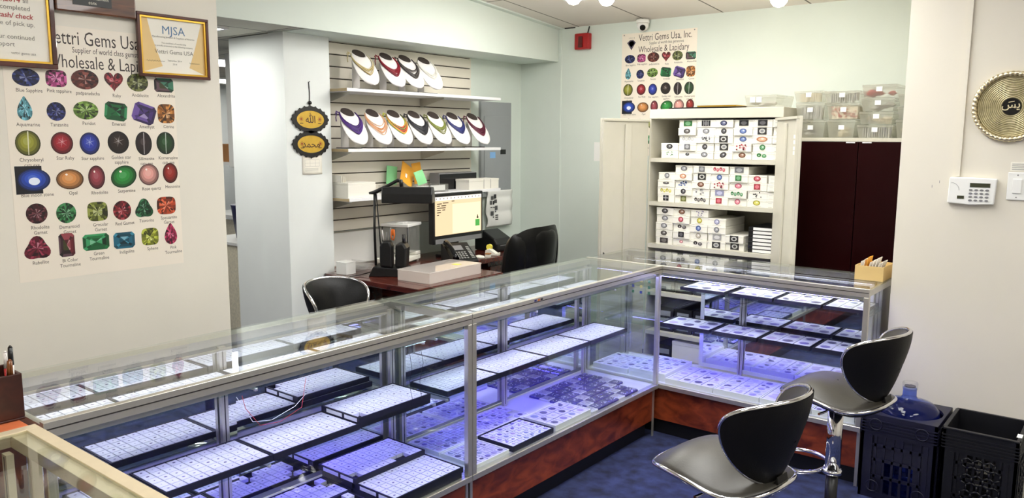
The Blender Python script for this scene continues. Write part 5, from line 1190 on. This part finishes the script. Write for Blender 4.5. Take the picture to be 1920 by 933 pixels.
m = MB(); m.box((0, -.008, 0), (.078, -.001, .122)); m.build('plate', 'device_white', t, bevel=.003); m = MB(); m.prism([(-.008, .028), (-.011, .032), (-.016, .094), (-.008, .096)], .02, .056, axis='x'); m.bm.free()
m = MB(); m.box((.020, -.014, .030), (.056, -.0083, .094)); m.build('rocker', 'device_white', t, bevel=.003)
m = MB()
for z in (.012, .110): m.cyl((.038, -.0095, z), (.038, -.0082, z), .003, n=8)
m.build('screw', 'grey_plastic', t)
t = thing('wall_label', 'small white printed label above the light switch', 'label', (-.478, YR, 1.516)); m = MB(); m.box((0, -.0012, 0), (.075, -.0004, .04)); m.build('sheet', 'paper', t); m = MB()
for i in range(4): m.poly([(.006, -.0018, .006+.008*i), (.07, -.0018, .006+.008*i), (.07, -.0018, .0085+.008*i), (.006, -.0018, .0085+.008*i)], 0, (150, 150, 146))
m.build('printing', 'print', t, recalc=False)
for i, (x, z) in enumerate(((-.785, 1.43), (-.755, 1.452))): m = MB(); m.box((x, YR-.0015, z), (x+.002, YR-.0005, z+.012)); tag(m.build('wall_nail', 'grey_plastic'), ('short nail in the cream wall farther from the keypad', 'short nail in the cream wall closer to the keypad')[i], 'nail')

# ------------------------------------------------------------------ card box of envelopes on the end case
t = thing('card_box', 'yellow cardboard box of upright envelopes at the end of the case', 'cardboard box', (-1.094, 4.10, .9654), 0)
m = MB()
for lo, hi in (((0, 0, 0), (.132, .20, .004)), ((0, 0, .004), (.132, .004, .070)), ((0, .196, .004), (.132, .20, .070)), ((0, .004, .004), (.004, .196, .070)), ((.128, .004, .004), (.132, .196, .070))): m.box(lo, hi)
m.build('box', 'cardboard', t)
for i in range(8):
    o = MB(); o.box((-.0012, -.042, 0), (.0012, .042, .082+.012*(i % 3))); o = o.build('envelope', 'envelope_orange' if i == 2 else 'envelope_white')
    o.location = (-1.079+.0115*i, 4.16, .972); o.rotation_euler = (0, .10+.030*i, .0)
    tag(o, 'orange edged envelope standing in the yellow cardboard box' if i == 2 else 'white envelope standing in the yellow cardboard box', 'envelope', None if i == 2 else 'white envelopes in the yellow box')

# ------------------------------------------------------------------ crates and water bottle
def crate(label, x0, y0, w, d, h, mt, hole):
    t = thing('plastic_crate', label, 'crate', (x0, y0, 0)); m = MB(); q = .012
    # ribbed, pierced walls built of bars
    def wall(a, b, nrm):
        a = Vector(a); b = Vector(b); L = (b-a).length; u = (b-a)/L; n = Vector(nrm)
        def bar(s0, s1, z0, z1, t0=0, t1=q):
            P = [a+u*s+n*tt+Vector((0, 0, z)) for s, tt, z in ((s0, t0, z0), (s1, t0, z0), (s1, t1, z0), (s0, t1, z0), (s0, t0, z1), (s1, t0, z1), (s1, t1, z1), (s0, t1, z1))]
            vs_ = [m.v(p) for p in P]
            for f in ((0, 3, 2, 1), (4, 5, 6, 7), (0, 1, 5, 4), (1, 2, 6, 5), (2, 3, 7, 6), (3, 0, 4, 7)): m.face([vs_[i] for i in f])
        bar(0, L, h-.10, h); bar(0, L, 0, .03); bar(0, .045, .03, h-.10); bar(L-.045, L, .03, h-.10)
        for z in (.10, .18, .25): bar(.045, L-.045, z, z+.014)
        for k in range(6): s = .045+(L-.09)*(k+.5)/6; bar(s-.005, s+.005, .03, h-.10)
        if hole == 'ring': bar(.045, L-.045, .19, h-.10, .006, .010); bar(.045, L*.30, .03, .19, .006, .010); bar(L*.72, L-.045, .03, .19, .006, .010)
        else: bar(.045, L*.32, .03, h-.10, .006, .010); bar(L*.72, L-.045, .03, h-.10, .006, .010); bar(L*.32, L*.72, .03, .05, .006, .010)
        for k in range(5): z = h-.085+.014*k; bar(0, L, z, z+.005, -.004, 0)
        bar(.03, .05, .03, h-.10, -.005, 0); bar(L-.05, L-.03, .03, h-.10, -.005, 0)
        if hole == 'hex':
            for r in range(6):
                for c in range(3):
                    cx_ = L*.36+c*.042+(r % 2)*.021; cz_ = h-.135-r*.036
                    R0 = [a+u*(cx_+.023*math.cos(PI/3*i+PI/6))+n*(-.004)+Vector((0, 0, cz_+.023*math.sin(PI/3*i+PI/6))) for i in range(6)]
                    for i in range(6): m.tube([R0[i], R0[(i+1) % 6]], .0035, 5)
        else:
            for s, z in ((.06, h-.045), (L-.06, h-.05), (.06, .06), (L-.06, .06)):
                P = [a+u*(s+.026*math.cos(2*PI*i/20))+n*(-.004)+Vector((0, 0, z+.026*math.sin(2*PI*i/20))) for i in range(20)]; m.tube(P, .003, 5, closed=True)
    wall((0, 0, 0), (w, 0, 0), (0, 1, 0)); wall((w, 0, 0), (w, d, 0), (-1, 0, 0)); wall((w, d, 0), (0, d, 0), (0, -1, 0)); wall((0, d, 0), (0, 0, 0), (1, 0, 0))
    m.build('crate_body', mt, t)
    m = MB(); m.box((.012, .012, .0), (w-.012, d-.012, .012)); m.build('floor_grid', mt, t)
    if hole == 'ring':   # top deck with a round opening for the bottle
        m = MB(); n = 48; cx_, cy_, r = w*.5, d*.5, .146; R0 = [[], []]; R1 = [[], []]
        for i in range(n):
            th = 2*PI*i/n; c, s_ = math.cos(th), math.sin(th); k = 1/max(abs(c), abs(s_))
            for q_, z in ((0, h-.012), (1, h+.001)):
                R0[q_].append(m.v((cx_+r*c, cy_+r*s_, z))); R1[q_].append(m.v((cx_+(w/2-.001)*c*k, cy_+(d/2-.001)*s_*k, z)))
        for i in range(n):
            j = (i+1) % n; m.face([R0[1][i], R0[1][j], R1[1][j], R1[1][i]]); m.face([R0[0][i], R0[0][j], R1[0][j], R1[0][i]]); m.face([R0[0][i], R0[0][j], R0[1][j], R0[1][i]]); m.face([R1[0][i], R1[0][j], R1[1][j], R1[1][i]])
        m.build('top_deck', mt, t)
    else:
        m = MB(); m.box((0, -.006, h-.002), (w, .012, h+.006)); m.box((0, d-.012, h-.002), (w, d, h+.006)); m.box((-.004, .012, h-.002), (.012, d-.012, h+.006)); m.box((w-.012, .012, h-.002), (w+.004, d-.012, h+.006)); m.build('rim', mt, t, bevel=.002)
        m = MB(); m.box((w-.018, .05, h+.0065), (w+.002, .10, h+.0072)); m.build('paper_tag', 'white_card', t)
    return t
crate('dark blue plastic crate holding the blue water bottle by the end case', -.934, 3.788, .313, .333, .40, 'crate_blue', 'ring')
crate('empty black plastic crate beside the water bottle crate', -.602, 3.80, .285, .322, .40, 'crate_black', 'hex')
t = thing('water_bottle', 'large blue plastic water bottle standing in the dark crate', 'water bottle', (-.777, 3.954, .0125))
m = MB(); m.lathe([(.03, 0), (.125, .004), (.133, .02), (.133, .12), (.127, .135), (.133, .15), (.133, .26), (.127, .275), (.133, .29), (.134, .37), (.128, .400), (.105, .425), (.06, .440), (.036, .447), (.030, .458), (.029, .495)], 40, cap=False); m.build('body', 'bottle_blue', t)
m = MB(); m.lathe([(.031, .486), (.033, .489), (.033, .519), (.030, .523), (.025, .523)], 28, cap=False); m.build('neck_ring', 'clear_plastic', t)
m = MB(); m.lathe([(.024, .500), (.024, .505)], 24); m.build('seal', 'crate_blue', t)

# ------------------------------------------------------------------ through the passage opening
t = thing('wall_cabinet', 'white hanging cabinet edge just inside the passage opening', 'cabinet', (-5.285, 3.30, 1.425))
m = MB(); m.box((0, 0, 0), (.55, .35, .82)); m.build('body', 'device_white', t, bevel=.003); m = MB(); m.box((.003, -.016, .004), (.547, -.001, .816)); m.build('door', 'device_white', t, bevel=.002)
t = thing('storage_shelf', 'grey storage shelf far down the passage', 'shelf', (-7.3, 4.2, 0))
m = MB(); m.box((.03, .03, .05), (1.07, .05, .86)); m.build('front_panel', 'bag_cream', t)
for z in (.88, 1.38): m = MB(); m.box((0, 0, z), (1.1, .6, z+.03)); m.build('board', 'device_white', t)
for x in (0, 1.07):
    for y in (0, .57): m = MB(); m.box((x, y, 0), (x+.03, y+.03, 1.42)); m.build('post', 'panel_grey', t)
t = thing('brown_carton', 'brown cardboard carton on the passage storage shelf', 'carton', (-7.05, 4.25, 1.4106)); m = MB(); m.box((0, 0, 0), (.5, .4, .17)); m.build('body', 'brown_carton', t, bevel=.003); m = MB(); m.box((.22, -.001, 0), (.28, -.0002, .17)); m.build('packing_tape', 'tan_label', t)
t = thing('side_counter', 'beige counter with white top just inside the passage opening', 'counter', (-5.75, 3.30, 0))
m = MB(); m.box((0, .02, 0), (1.0, .6, .84)); m.build('body', 'bag_cream', t); m = MB(); m.box((-.02, 0, .8405), (1.02, .61, .865)); m.build('top', 'device_white', t, bevel=.003)
t = thing('navy_bin', 'navy plastic bin on the passage counter', 'bin', (-5.58, 3.42, .8656)); m = MB(); m.lathe([(.11, 0), (.14, .24), (.145, .26)], 24, (.1, .15, 0)); m.build('body', 'navy_plastic', t); m = MB(); m.tube([(.1+.13*math.cos(PI*i/12), .15, .25+.10*math.sin(PI*i/12)) for i in range(13)], .008, 8); m.build('handle', 'black_plastic', t)
